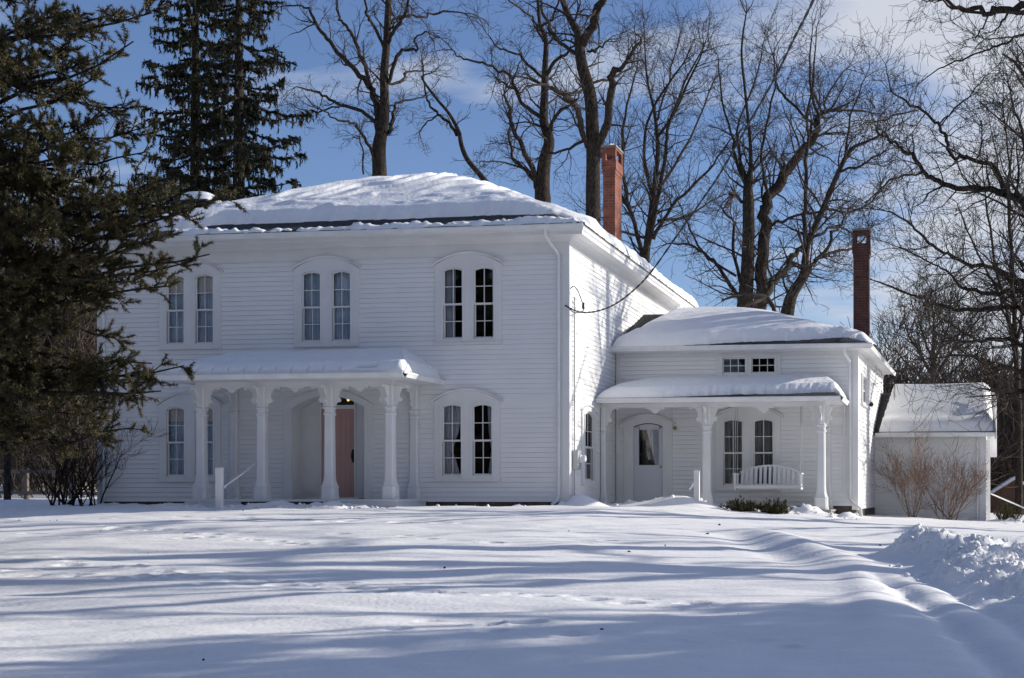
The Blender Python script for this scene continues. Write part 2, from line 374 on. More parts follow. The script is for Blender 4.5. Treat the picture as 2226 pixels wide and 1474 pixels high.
def slab_plate(mb, u0, u1, zb, top, holes, d0, d1, n=36):
    us = {u0, u1}
    for h in holes:
        us.add(h[0]); us.add(h[1])
        for k in range(1, 8): us.add(h[0] + (h[1] - h[0]) * k / 8)
    for k in range(1, n): us.add(u0 + (u1 - u0) * k / n)
    us = sorted(us); us = [u for i, u in enumerate(us) if i == 0 or u - us[i - 1] > 1e-4]
    def col(a, b, za, zb_, ta, tb): mb.hexa([(a, d0, za), (b, d0, zb_), (b, d1, zb_), (a, d1, za), (a, d0, ta), (b, d0, tb), (b, d1, tb), (a, d1, ta)])
    for a, b in zip(us[:-1], us[1:]):
        m = (a + b) / 2; h = [q for q in holes if q[0] < m < q[1]]
        if h:
            h = h[0]
            if h[2] > zb + 1e-3: col(a, b, zb, zb, h[2], h[2])
            col(a, b, arch_z(a, h[0], h[1], h[3], h[4]), arch_z(b, h[0], h[1], h[3], h[4]), top(a), top(b))
        else: col(a, b, zb, zb, top(a), top(b))

def window(fr, opens, z0, z1, rise=0.06, casing=0.09, hood=0.26, curt=(), blind=0, cols=2, rows=4, sill=True, label=None, cmat='curtain', frame_d=0.055, split=True):
    """opens: list of (u0,u1) sash openings; z1 = springing of the head"""
    mb = MB(fr); ua = opens[0][0] - casing - 0.10; ub = opens[-1][1] + casing + 0.10
    holes = [(a, b, z0, z1, rise) for a, b in opens]
    if hood > 0:
        top = lambda u: arch_z(u, ua, ub, z1 + 0.12, hood)
    else:
        ua += 0.05; ub -= 0.05; top = lambda u: z1 + casing
    slab_plate(mb, ua, ub, z0 - casing, top, holes, 0.004, frame_d)
    for (a, b) in opens:      # raised architrave round each sash
        t_ = 0.045; n = 10
        mb.box((a - t_, frame_d - 0.002, z0 - 0.05), (a, frame_d + 0.018, z1)); mb.box((b, frame_d - 0.002, z0 - 0.05), (b + t_, frame_d + 0.018, z1))
        if rise > 0:
            for k in range(n):
                p, q = a - t_ + (b - a + 2 * t_) * k / n, a - t_ + (b - a + 2 * t_) * (k + 1) / n
                zi = lambda u: z1 + rise * (1 - (2 * (min(max(u, a), b) - a) / (b - a) - 1) ** 2)
                mb.hexa([(p, frame_d - 0.002, zi(p)), (q, frame_d - 0.002, zi(q)), (q, frame_d + 0.018, zi(q)), (p, frame_d + 0.018, zi(p)),
                         (p, frame_d - 0.002, zi(p) + t_), (q, frame_d - 0.002, zi(q) + t_), (q, frame_d + 0.018, zi(q) + t_), (p, frame_d + 0.018, zi(p) + t_)])
        else: mb.box((a - t_, frame_d - 0.002, z1), (b + t_, frame_d + 0.018, z1 + t_))
    if hood > 0:              # projecting segmental hood mould
        n = 22; h0, h1 = ua - 0.07, ub + 0.07
        zt = lambda u: arch_z(u, h0, h1, z1 + 0.10, hood + 0.02)
        for k in range(n):
            p, q = h0 + (h1 - h0) * k / n, h0 + (h1 - h0) * (k + 1) / n
            mb.hexa([(p, 0.004, zt(p)), (q, 0.004, zt(q)), (q, 0.085, zt(q)), (p, 0.085, zt(p)), (p, 0.004, zt(p) + 0.035), (q, 0.004, zt(q) + 0.035), (q, 0.105, zt(q) + 0.035), (p, 0.105, zt(p) + 0.035)])
    if sill: mb.box((ua - 0.02, 0.004, z0 - casing - 0.045), (ub + 0.02, 0.085, z0 - casing + 0.002))
    W_ = mb.build('window', 'trim_paint', H)
    if label: W_['label'] = label
    for i, (a, b) in enumerate(opens):
        s = MB(fr); zm = (z0 + z1 + rise * 0.6) / 2
        def sash(za, zb, d, arch):
            t_ = 0.032
            s.box((a, d, za), (a + t_, d + 0.03, zb)); s.box((b - t_, d, za), (b, d + 0.03, zb))
            s.box((a + t_, d + 0.001, za), (b - t_, d + 0.029, za + 0.04))
            if arch and rise > 0:
                for k in range(8):
                    p, q = a + (b - a) * k / 8, a + (b - a) * (k + 1) / 8; f = lambda u: arch_z(u, a, b, z1, rise)
                    s.hexa([(p, d + 0.001, f(p) - 0.035), (q, d + 0.001, f(q) - 0.035), (q, d + 0.029, f(q) - 0.035), (p, d + 0.029, f(p) - 0.035), (p, d + 0.001, f(p)), (q, d + 0.001, f(q)), (q, d + 0.029, f(q)), (p, d + 0.029, f(p))])
            else: s.box((a + t_, d + 0.001, zb - 0.035), (b - t_, d + 0.029, zb))
            nr = rows // 2 if split else rows
            for k in range(1, cols): u = a + (b - a) * k / cols; s.box((u - 0.009, d + 0.004, za + 0.04), (u + 0.009, d + 0.024, zb - 0.02 + (rise * 0.8 if arch else 0)))
            for k in range(1, nr): z = za + (zb - za) * k / nr + (0.02 if arch else 0.0); s.box((a + t_, d + 0.005, z - 0.009), (b - t_, d + 0.023, z + 0.009))
        if split:
            sash(z0, zm, -0.045, False); sash(zm - 0.03, z1 + (0 if rise > 0 else 0), -0.012, True)
        else: sash(z0, z1, -0.02, False)
        s.build('sash', 'trim_paint', W_)
        gm = MB(fr)
        n = 8; top_ = [(a + (b - a) * k / n, arch_z(a + (b - a) * k / n, a, b, z1, rise)) for k in range(n + 1)]
        poly = [(a, z0)] + top_ + [(b, z0)]; poly = [(b, z0), (a, z0)] + top_
        if split:
            gm.box((a + 0.01, -0.032, z0 + 0.01), (b - 0.01, -0.028, zm))
            gm.box((a + 0.01, 0.001, zm - 0.01), (b - 0.01, 0.005, z1 + rise * 0.3))
        else: gm.box((a + 0.01, -0.008, z0 + 0.01), (b - 0.01, -0.004, z1 - 0.01))
        gm.build('pane', 'glass', W_)
        if i < len(curt):
            for (f0, f1, kind) in curt[i]:
                cm = MB(fr); m = 26; pts = []
                for k in range(m + 1):
                    u = a - 0.02 + (b - a + 0.04) * (f0 + (f1 - f0) * k / m); pts.append((u, -0.12 - 0.022 * math.sin(k * 1.9 + i) - 0.01 * math.sin(k * 0.7)))
                for k in range(m):
                    (p, dp), (q, dq) = pts[k], pts[k + 1]
                    # a tied-back curtain narrows towards its foot
                    def sh(u, zf):
                        if kind != 'tie': return u
                        edge = a if f0 < 0.3 else b; return edge + (u - edge) * (1 - 0.55 * (1 - abs(zf - 0.35) / 0.65) ** 2) if zf < 1 else u
                    zl = [0, 0.2, 0.35, 0.6, 1.0]
                    for za_, zb_ in zip(zl[:-1], zl[1:]):
                        A = z0 + (z1 + rise - z0) * za_; B_ = z0 + (z1 + rise - z0) * zb_
                        cm.add([(sh(p, za_), dp, A), (sh(q, za_), dq, A), (sh(q, zb_), dq, B_), (sh(p, zb_), dp, B_)], [(0, 1, 2, 3)])
                cm.build('curtain', cmat, W_, fix=False, smooth=True)
        if blind:
            bb = MB(fr); bb.box((a - 0.01, -0.085, z1 + rise - blind), (b + 0.01, -0.075, z1 + rise)); bb.build('blind', 'trim_paint', W_)
    return W_

# --- main block walls
UW = [((-10.06, -9.60), (-9.31, -8.84)), ((-6.56, -6.09), (-5.80, -5.33)), ((-3.03, -2.55), (-2.28, -1.79))]
LW = [((-10.06, -9.59), (-9.31, -8.84)), ((-3.05, -2.58), (-2.31, -1.83))]
holes = []
for pr_ in UW:
    for a, b in pr_: holes.append((a, b, 3.93, 5.60))
for pr_ in LW:
    for a, b in pr_: holes.append((a, b, 0.72, 2.40))
DR0, DR1 = -6.86, -4.95
holes.append((DR0, DR1, 0.0, 2.5)); holes.append((DR0 + 0.35, DR1 - 0.35, 2.5, 2.66))
mb = siding(FM, XL + 0.14, -0.14, 0.10, 5.86, holes, seed=4); mb.build('front_wall', 'white_paint', H, fix=False)
SW = (1.24, 2.16)
mb = siding(FS, 0.12, YB - 0.12, 0.06, 6.02, [(SW[0], SW[1], 0.62, 2.28)], seed=5); mb.build('side_wall', 'white_paint', H, fix=False)
mb = MB(); mb.box((XL - 0.02, 0.4, 0.0), (XL + 0.01, YB, 6.15)); mb.box((XL, YB - 0.02, 0.0), (-0.005, YB + 0.01, 6.15)); mb.build('rear_wall', 'white_paint', H)
mb = MB()    # inner shell behind the windows, coloured dark as unlit rooms
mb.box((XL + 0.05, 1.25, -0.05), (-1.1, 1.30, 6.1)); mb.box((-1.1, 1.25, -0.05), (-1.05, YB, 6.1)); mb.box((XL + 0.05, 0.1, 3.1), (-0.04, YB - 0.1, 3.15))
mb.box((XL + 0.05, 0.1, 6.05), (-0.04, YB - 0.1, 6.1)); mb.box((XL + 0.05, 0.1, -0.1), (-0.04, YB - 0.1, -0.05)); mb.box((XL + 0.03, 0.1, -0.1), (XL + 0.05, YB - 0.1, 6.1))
mb.build('dark_interior_shell', 'room_darkness', H)
cb_ = MB()   # corner boards, frieze, water table
cb_.box((-0.14, -0.032, 0.02), (0.030, 0.0, 6.16)); cb_.box((0.0, 0.0, 0.02), (0.032, 0.13, 6.16))
cb_.box((XL - 0.03, -0.032, 0.02), (XL + 0.14, 0.0, 6.16)); cb_.box((XL - 0.03, 0.0, 0.02), (XL - 0.0, 0.4, 6.16))
cb_.box((XL + 0.14, -0.028, 5.86), (-0.14, 0.0, 6.16)); cb_.box((0.0, 0.13, 6.02), (0.028, YB, 6.16))
cb_.box((XL + 0.14, -0.045, 5.845), (-0.14, 0.0, 5.862))
cb_.build('corner_board', 'trim_paint', H)
fd = MB(); fd.box((XL, 0.02, -0.6), (-0.02, 0.2, 0.095)); fd.box((-0.2, 0.2, -0.6), (-0.02, YB, 0.055)); fd.build('foundation', 'foundation', H)
# --- main eaves
EX0, EX1, EY0, EY1, EZ = XL - 0.5, 0.5, -0.5, YB + 0.5, 6.44
ev = MB()
def eave_profile(mb, path, close, prof):
    """path: list of (x,y,outx,outy) corners; prof: closed list of (outset from wall, z)"""
    rs = [[(x + ox * o, y + oy * o, z) for o, z in prof] for x, y, ox, oy in path]
    mb.rings(rs, caps=not close)
prof = [(0.0, 6.14), (0.05, 6.14), (0.10, 6.20), (0.20, 6.245), (0.40, 6.255), (0.405, 6.22), (0.44, 6.22), (0.44, 6.30), (0.47, 6.33), (0.47, 6.40), (0.50, 6.41), (0.50, 6.44), (0.0, 6.44)]
eave_profile(ev, [(XL, YB, -1, 1), (XL, 0, -1, -1), (0, 0, 1, -1), (0, YB, 1, 1)], False, prof)
ev.build('eave', 'trim_paint', H, smooth=False)
def gutter(pts, r=0.075, parent=None, name='gutter', out=(0, -1)):
    """K-style gutter along a line of points (top outer edge), out = horizontal outward direction"""
    mb = MB(); pr_ = [(0, 0), (0.005, 0.0), (0.012, -0.09), (0.07, -0.115), (0.095, -0.06), (0.115, -0.03), (0.115, 0.0), (0.105, 0.004), (0.1, -0.02), (0.08, -0.05), (0.06, -0.1), (0.018, -0.08), (0.0, -0.01)]
    rs = [[(p[0] + out[0] * a, p[1] + out[1] * a, p[2] + b) for a, b in pr_] for p in pts]
    mb.rings(rs); return mb.build(name, 'metal_paint', parent or H)
gutter([(EX0, EY0, 6.435), (EX1, EY0, 6.435)])
# --- main roof: truncated hip
def main_rz(x, y):
    m = np.minimum(np.minimum((x - EX0) * 0.40, (EX1 - x) * 0.45), np.minimum((y - EY0) * 0.455, (EY1 - y) * 0.455)); return 6.46 + np.minimum(m, 2.26)
def roof_field(name, rz, x0, x1, y0, y1, step, m, parent, th=0.05):
    xs = np.linspace(x0, x1, int((x1 - x0) / step) + 2); ys = np.linspace(y0, y1, int((y1 - y0) / step) + 2)
    X, Y = np.meshgrid(xs, ys); Zt = rz(X, Y); n1, n2 = X.shape
    Vt = np.stack([X, Y, Zt], -1).reshape(-1, 3); Vb = Vt.copy(); Vb[:, 2] -= th; Vv = np.concatenate([Vt, Vb])
    i = np.arange(n1 * n2).reshape(n1, n2); T = np.stack([i[:-1, :-1], i[:-1, 1:], i[1:, 1:], i[1:, :-1]], -1).reshape(-1, 4)
    edge = np.concatenate([i[0, :], i[1:, -1], i[-1, -2::-1], i[-2:0:-1, 0]]); e2 = np.roll(edge, -1); k = n1 * n2
    Sd = np.stack([edge, edge + k, e2 + k, e2], -1)
    return link(name, np_mesh(name, Vv, [T, T[:, ::-1] + k, Sd]), m, parent)
RM = roof_field('roof', main_rz, EX0, EX1 , EY0, EY1, 0.25, 'shingle', H)
def snow_field(name, rz, x0, x1, y0, y1, step, thick, parent, m='roof_snow'):
    """thick(X,Y)->snow depth over the roof; only the cells that carry snow are kept"""
    xs = np.linspace(x0, x1, int((x1 - x0) / step) + 2); ys = np.linspace(y0, y1, int((y1 - y0) / step) + 2)
    X, Y = np.meshgrid(xs, ys); T = thick(X, Y); Zr = rz(X, Y); Zt = Zr + np.maximum(T, -0.03) + 0.004
    n1, n2 = X.shape; i = np.arange(n1 * n2).reshape(n1, n2); keep = (T > -0.02)
    q = np.stack([i[:-1, :-1], i[:-1, 1:], i[1:, 1:], i[1:, :-1]], -1).reshape(-1, 4)
    ok = keep.ravel()[q].any(1); q = q[ok]
    Vv = np.stack([X, Y, Zt], -1).reshape(-1, 3); used = np.unique(q); mp_ = np.full(len(Vv), -1); mp_[used] = np.arange(len(used))
    return link(name, np_mesh(name, Vv[used], [mp_[q]], True), m, parent)
def soft(ms, k):
    m = ms[0]
    for q in ms[1:]: m = np.minimum(m, q)
    return -k * np.log(sum(np.exp(-np.clip((q - m) / k, 0, 30)) for q in ms))
def main_T(X, Y):
    fy = Y - EY0; wob = 0.10 * fbm(X * 1.1, Y * 0 + 3, 3)
    edge = 0.50 + 0.44 * sst(-10.2, -8.6, X) - 0.16 * np.exp(-((X + 8.9) / 0.35) ** 2) * 0 + wob + 0.05 * fbm(X * 5, X * 0 + 1, 3)
    body = 0.26 * np.sqrt(np.clip((fy - edge) / 0.25, 0, 1))
    side = np.sqrt(np.clip((EX1 + 0.02 - X) / 0.18, 0, 1)) * np.sqrt(np.clip((X - EX0) / 0.2, 0, 1)) * np.sqrt(np.clip((EY1 - Y) / 0.2, 0, 1))
    # wind ripples running down the slope
    s_ = (X * 0.9 - Y * 0.55) * 1.35 + 2.2 * fbm(X * 0.33, Y * 0.5, 3)
    rip = (s_ - np.floor(s_)); rip = rip ** 1.6 * (rip < 0.86) + (1 - rip) / 0.14 * 0.78 * (rip >= 0.86)
    hi = sst(1.8, 3.0, fy) * (1 - sst(-2.5, -1.0, X))
    cr_ = np.minimum(np.abs((EX1 - X) * 0.45 - fy * 0.455), np.abs((X - EX0) * 0.40 - fy * 0.455)); cr2 = np.maximum(0, 1 - np.abs(np.minimum(np.minimum((X - EX0) * 0.40, (EX1 - X) * 0.45), fy * 0.455) - 2.26) / 0.25)
    body = body - (body > 0.1) * (0.07 * np.exp(-cr_ / 0.12) + 0.08 * cr2)
    T = body * side * (1 + 0.25 * fbm(X * 0.8, Y * 0.8, 3)) + (body > 0.15) * (side > 0.9) * soft([(X - EX0) * 0.40 + 0 * Y, (EX1 - X) * 0.45, fy * 0.455, 2.26 + 0 * X], 0.10) + (body > 0.1) * (0.125 * rip * hi * (0.7 + vnoise(X * 0.6, Y * 0.4)) + 0.13 * np.maximum(fbm(X * 1.6, Y * 3.2, 4), 0) * (1 - hi) * sst(0.9, 1.6, fy))
    # broken rope of snow left lying on the eave
    k = fbm(X * 1.3, X * 0 + 8.5, 4); wd_ = np.clip(0.11 + 0.10 * fbm(X * 2.6, X * 0 + 2.2, 3), 0.02, 0.2); rope = np.sqrt(np.clip(1 - ((fy - 0.16 - 0.03 * k) / wd_) ** 2, 0, 1)) * np.clip(0.85 + 1.1 * k + 0.9 * fbm(X * 9, Y * 9, 3), 0.0, 1.5)
    rope2 = np.clip(1 - ((fy - 0.36) / 0.12) ** 2, 0, 1) * (vnoise(X * 1.3, Y * 0 + 4) > 0.12) * 0.06
    rp = 0.12 * rope * (X > -9.9) * (X < 0.25)
    thin = np.where((fy > 0.02) & (fy < edge), rp + rope2 - 0.03, -0.03)
    T = np.where(T > 0.004, T, thin)
    return np.where(T <= 0.002, -0.03, T)
snow_field('roof_snow', main_rz, EX0 + 0.02, EX1 + 0.02, EY0, EY1 - 0.02, 0.055, main_T, RM)
# fringe of snow hanging along the right eave
fg = MB(); rr = random.Random(8); y = -0.45
while y < YB + 0.3:
    l = rr.uniform(0.25, 0.6); hgt = rr.uniform(0.05, 0.10)
    fg.rings([[(0.40, a, 6.44), (0.515, a, 6.44), (0.53, a, 6.46 + hgt * k * 0.5), (0.46, a, 6.47 + hgt * k), (0.38, a, 6.50 + hgt * k)] for a, k in ((y, 0.3), (y + l * 0.3, 1), (y + l * 0.8, 0.9), (y + l - 0.03, 0.3))])
    y += l + rr.choice((0.0, 0.0, 0.03, 0.05))
fg.build('eave_snow', 'roof_snow', RM, smooth=True)
# --- chimneys
def chimney(x0, x1, y0, y1, zb, zt, m, parent, snowcap=True):
    mb = MB(); mb.box((x0, y0, zb), (x1, y1, zt - 0.78)); o = 0.035
    cxm, cym = (x0 + x1) / 2, (y0 + y1) / 2
    mb.box((x0 - o * .4, y0 - o * .4, zt - 0.78), (x1 + o * .4, y1 + o * .4, zt - 0.68)); mb.box((x0 - o, y0 - o, zt - 0.68), (x1 + o, y1 + o, zt - 0.42))
    a, b = x0 - o * 0.6, x1 + o * 0.6; c, d = y0 - o * 0.6, y1 + o * 0.6; t_ = 0.10     # open hood on four piers
    for X in (a, b - t_):
        for Y in (c, d - t_): mb.box((X, Y, zt - 0.42), (X + t_, Y + t_, zt - 0.12))
    mb.box((a + 0.001, c + 0.001, zt - 0.12), (b - 0.001, d - 0.001, zt - 0.05))
    ch = mb.build('chimney', m, parent)
    cp = MB(); cp.box((a - 0.02, c - 0.02, zt - 0.05), (b + 0.02, d + 0.02, zt)); cp.build('cap_slab', 'concrete', ch)
    sc = MB(); sc.rings([[(cxm + (r * (b - a) / 2) * math.cos(k * 0.785), cym + (r * (d - c) / 2) * math.sin(k * 0.785), zt + h) for k in range(8)] for r, h in ((0.8, 0.0), (0.7, 0.05), (0.4, 0.10), (0.1, 0.12))])
    sc.build('snow_cap', 'roof_snow', ch, smooth=True); return ch
p0, p1 = onY(1311, 320, 6.0), onY(1337, 320, 6.0)
chimney(p0[0], p1[0], 6.0, 6.78, 6.6, 9.9, 'brick', H)
p0, p1 = onY(1855, 500, 8.0), onY(1889, 500, 8.0)
chimney(p0[0], p1[0], 8.0, 8.5, 4.3, 7.78, 'brick_dark', H)
# low snow-capped vent housing behind the left of the main roof
q0 = onY(386, 438, 9.0); q1 = onY(446, 438, 9.0)
vb = MB(); vb.box((q0[0] + 0.1, 9.0, 6.5), (q1[0] - 0.1, 10.0, q0[2] - 0.02)); vh = vb.build('roof_vent', 'black_iron', H)
vb = MB(); vb.box((q0[0] - 0.1, 8.9, q0[2] - 0.02), (q1[0] + 0.1, 10.1, q0[2] + 0.03)); vb.build('vent_slab', 'shingle', vh)
vb = MB(); cxm, cym = (q0[0] + q1[0]) / 2, 9.5
vb.rings([[(cxm + 0.02 + (0.62 * r) * math.copysign(abs(math.cos(k * 0.3927)) ** 0.7, math.cos(k * 0.3927)), cym + 0.6 * r * math.copysign(abs(math.sin(k * 0.3927)) ** 0.7, math.sin(k * 0.3927)), q0[2] + 0.03 + h) for k in range(16)] for r, h in ((1.0, 0.0), (0.94, 0.1), (0.78, 0.22), (0.6, 0.3), (0.3, 0.335), (0.05, 0.34))])
vb.build('snow_cap', 'roof_snow', vh, smooth=True)

# --- windows of the main block
window(FM, UW[0], 3.93, 5.54, curt=([(0, 1.0, 's')], [(0, 1.0, 's')]), blind=0.45, cmat='curtain_sky_tint', label='upper pair of arched sash windows filled by curtains tinted with sky reflection')
window(FM, UW[1], 3.93, 5.54, curt=([(0, 1.0, 's')], [(0, 0.9, 's')]), cmat='curtain_sky_tint')
window(FM, UW[2], 3.93, 5.54, curt=([(0, 0.52, 's')], [(0.78, 1.0, 's')]), label='upper pair of arched sash windows, black inside with narrow curtains')
window(FM, LW[0], 0.72, 2.34, curt=([(0, 1.0, 's')], [(0, 1.0, 's')]), blind=0.35, cmat='curtain_sky_tint')
window(FM, LW[1], 0.72, 2.34, curt=([(0, 0.9, 'tie')], [(0.62, 1.0, 'tie')]))
window(FS, [SW], 0.62, 2.18, rise=0.12, hood=0.12, curt=([(0, 1, 's')],), cmat='curtain_grey')
# --- front door recess
dr = MB(FM); n = 24
for k in range(n):    # arched casing of the doorway
    ua, ub = DR0 - 0.16, DR1 + 0.16; p, q = ua + (ub - ua) * k / n, ua + (ub - ua) * (k + 1) / n
    inn = lambda u: (arch_z(u, DR0, DR1, 2.32, 0.30) if DR0 <= u <= DR1 else None)
    T_ = lambda u: arch_z(u, ua, ub, 2.42, 0.36)
    for (a, b) in [(p, q)]:
        if (a + b) / 2 < DR0 or (a + b) / 2 > DR1: dr.hexa([(a, 0.004, 0.16), (b, 0.004, 0.16), (b, 0.05, 0.16), (a, 0.05, 0.16), (a, 0.004, T_(a)), (b, 0.004, T_(b)), (b, 0.05, T_(b)), (a, 0.05, T_(a))])
        else:
            za, zb = arch_z(max(a, DR0), DR0, DR1, 2.32, 0.30), arch_z(min(b, DR1), DR0, DR1, 2.32, 0.30)
            dr.hexa([(a, -0.45, za), (b, -0.45, zb), (b, 0.05, zb), (a, 0.05, za), (a, -0.45, T_(a) + 0.05), (b, -0.45, T_(b) + 0.05), (b, 0.05, T_(b)), (a, 0.05, T_(a))])
dr.box((DR0 - 0.02, -0.5, 0.1), (DR0 + 0.035, 0.06, 2.4)); dr.box((DR1 - 0.035, -0.5, 0.1), (DR1 + 0.02, 0.06, 2.4))
YD = 0.46
def dx(px): return float(onY(px, 1000, YD)[0])
d0, d1 = dx(699), dx(771); dz1 = float(onY(735, 889, YD)[2])
dr.box((DR0, -0.52, 0.1), (d0 - 0.05, -YD, 2.75)); dr.box((d1 + 0.04, -0.52, 0.1), (DR1, -YD, 2.75))
dr.box((d0 - 0.05, -0.52, 0.1), (d0, -YD + 0.03, 2.75)); dr.box((d1, -0.52, 0.1), (d1 + 0.04, -YD + 0.03, 2.75))
dr.box((d0, -0.52, dz1), (d1, -YD + 0.03, dz1 + 0.09)); dr.box((d0, -0.52, dz1 + 0.30), (d1, -YD + 0.031, 2.75))
for (a, b) in ((DR0 + 0.10, d0 - 0.14), (d1 + 0.10, DR1 - 0.08)):       # raised panels on the white side panels
    w_ = (b - a)
    for (z0_, z1_) in ((0.30, 0.72), (0.86, 1.10), (1.20, 2.30)):
        cs = ((a, a + w_ * 0.44), (a + w_ * 0.56, b)) if w_ > 0.5 else ((a, b),)
        for u0, u1 in cs:
            dr.box((u0, -YD, z0_), (u1, -YD + 0.012, z1_)); dr.box((u0 + 0.03, -YD + 0.012, z0_ + 0.03), (u1 - 0.03, -YD + 0.022, z1_ - 0.03))
DS = dr.build('door_surround', 'trim_paint', H)
fd_ = MB(FM); fd_.box((d0, -0.505, 0.19), (d1, -0.475, dz1)); wd = (d1 - d0)
for (z0_, z1_) in ((0.28, 0.98), (1.2, dz1 - 0.1)):
    nb = 5
    for k in range(nb):
        u = d0 + 0.10 + (wd - 0.2) * k / nb; fd_.box((u + 0.006, -0.476, z0_), (u + (wd - 0.2) / nb - 0.006, -0.468, z1_))
FD = fd_.build('front_door', 'pink_door', H)
hd = MB(FM); hu = d1 - 0.045; hd.box((hu - 0.028, -0.475, 1.05), (hu + 0.028, -0.462, 1.36)); hd.tube([(hu, -0.46, 1.10), (hu - 0.01, -0.41, 1.14), (hu - 0.01, -0.41, 1.26), (hu, -0.46, 1.32)], 0.016, 6); hd.build('door_handle', 'black_iron', FD)
tl = MB(FM); tl.box((d0, -0.50, dz1 + 0.09), (d1, -0.495, dz1 + 0.30)); tl.build('transom_pane', 'glass', DS)
th_ = MB(FM); th_.box((d0 - 0.1, -0.47, 0.16), (d1 + 0.3, -0.02, 0.20)); th_.build('threshold', 'trim_paint', DS)
# hall lantern glimmering behind the transom
lm = bpy.data.materials.new('lamp_glow'); lm.use_nodes = True; e_ = lm.node_tree.nodes['Principled BSDF']; e_.inputs['Emission Color'].default_value = (1, 0.55, 0.15, 1); e_.inputs['Emission Strength'].default_value = 1.4; e_.inputs['Base Color'].default_value = (0.8, 0.5, 0.2, 1); MATS['lamp_glow'] = lm
lp = MB(); c_ = onY(757, 868, 0.9); lp.rings([[(c_[0] + r * math.cos(k), c_[1] + r * math.sin(k), c_[2] + h) for k in np.arange(8) * 0.785] for r, h in ((0.01, -0.05), (0.035, -0.03), (0.04, 0.02), (0.015, 0.05), (0.004, 0.09))]); lp.build('hall_lamp', 'lamp_glow', DS)

# --- porches
def bracket(mb, org, dirv, z0, depth=0.36, hgt=0.45, th=0.045, mir=None):
    """scrolled sawn bracket: org = (x,y), dirv unit direction, z0 = top"""
    raw = [(0, 0), (1.0, 0), (1.0, -0.06), (0.92, -0.12), (0.84, -0.11), (0.76, -0.06), (0.62, -0.07), (0.50, -0.14), (0.42, -0.26), (0.35, -0.42), (0.36, -0.54), (0.46, -0.60), (0.50, -0.70), (0.42, -0.79), (0.28, -0.79), (0.20, -0.85), (0.20, -0.92), (0.10, -1.0), (0, -1.0)]
    dvx, dvy = dirv; nx_, ny_ = -dvy, dvx
    mb.prism(raw, lambda p, t: (org[0] + dvx * p[0] * depth + nx_ * t, org[1] + dvy * p[0] * depth + ny_ * t, z0 + p[1] * hgt), -th / 2, th / 2)
def column_rings(cx, cy, prof, ch=0.32, half=None):
    rs = []
    for z, hw in prof:
        c = hw * ch; pts = [(-hw, -hw + c), (-hw + c, -hw), (hw - c, -hw), (hw, -hw + c), (hw, hw - c), (hw - c, hw), (-hw + c, hw), (-hw, hw - c)]
        if half == 'y': pts = [(a, min(b, 0)) for a, b in pts]
        if half == 'x': pts = [(max(a, 0), b) for a, b in pts]
        rs.append([(cx + a, cy + b, z) for a, b in pts])
    return rs
def column(parent, cx, cy, zb, zt, brs, half=None, label=None, name='porch_column'):
    hh = zt - zb
    prof = [(zb, 0.175), (zb + 0.05, 0.175), (zb + 0.055, 0.165), (zb + 0.26, 0.16), (zb + 0.29, 0.17), (zb + 0.31, 0.15), (zb + 0.42, 0.118), (zb + 0.55, 0.108), (zt - 0.66, 0.098), (zt - 0.64, 0.118), (zt - 0.61, 0.118), (zt - 0.59, 0.100), (zt - 0.52, 0.100), (zt - 0.50, 0.122), (zt - 0.47, 0.122), (zt - 0.45, 0.100), (zt, 0.100)]
    mb = MB(); mb.rings(column_rings(cx, cy, prof, half=half)); c = mb.build(name, 'trim_paint', parent)
    if label: c['label'] = label
    for dv in brs:
        b = MB(); bracket(b, (cx + dv[0] * 0.09, cy + dv[1] * 0.09), dv, zt); b.build('bracket', 'trim_paint', c)
    return c
def porch(parent, posts, yp, halfs, yw, zb, zbeam, roofx, roofy, zg, rz, thick, lside, rside, name, floorbox):
    # beam and frieze
    mb = MB(); x0, x1 = posts[0], posts[-1]
    mb.box((x0 - 0.11, yp - 0.10, zbeam), (x1 + 0.11, yp + 0.10, zg - 0.06))
    if rside: mb.box((x1 - 0.10, yp + 0.10, zbeam), (x1 + 0.10, yw, zg - 0.06))
    if lside: mb.box((x0 - 0.10, yp + 0.10, zbeam), (x0 + 0.10, yw, zg - 0.06))
    # sloping boarded soffit outside the beam and flat ceiling inside
    mb.box((roofx[0] + 0.03, roofy + 0.03, zg - 0.058), (roofx[1] - 0.03, yw - 0.02, zg - 0.03))
    for a, b in zip(posts[:-1], posts[1:]):     # sawn pendants between the brackets
        L_ = b - a; m = (a + b) / 2
        for cxp, s_ in ((m, 1.0),) if L_ < 2 else ((m, 1.25), ):
            pts = [(-0.20, 0), (-0.20, -0.02), (-0.15, -0.04), (-0.11, -0.035), (-0.08, -0.07), (-0.04, -0.11), (0, -0.13), (0.04, -0.11), (0.08, -0.07), (0.11, -0.035), (0.15, -0.04), (0.20, -0.02), (0.20, 0)]
            mb.prism(pts, lambda p, t: (cxp + p[0] * s_, t, zbeam + p[1] * s_ + 0.002), yp - 0.03, yp + 0.03)
    P_ = mb.build(name, 'trim_paint', parent)
    return P_
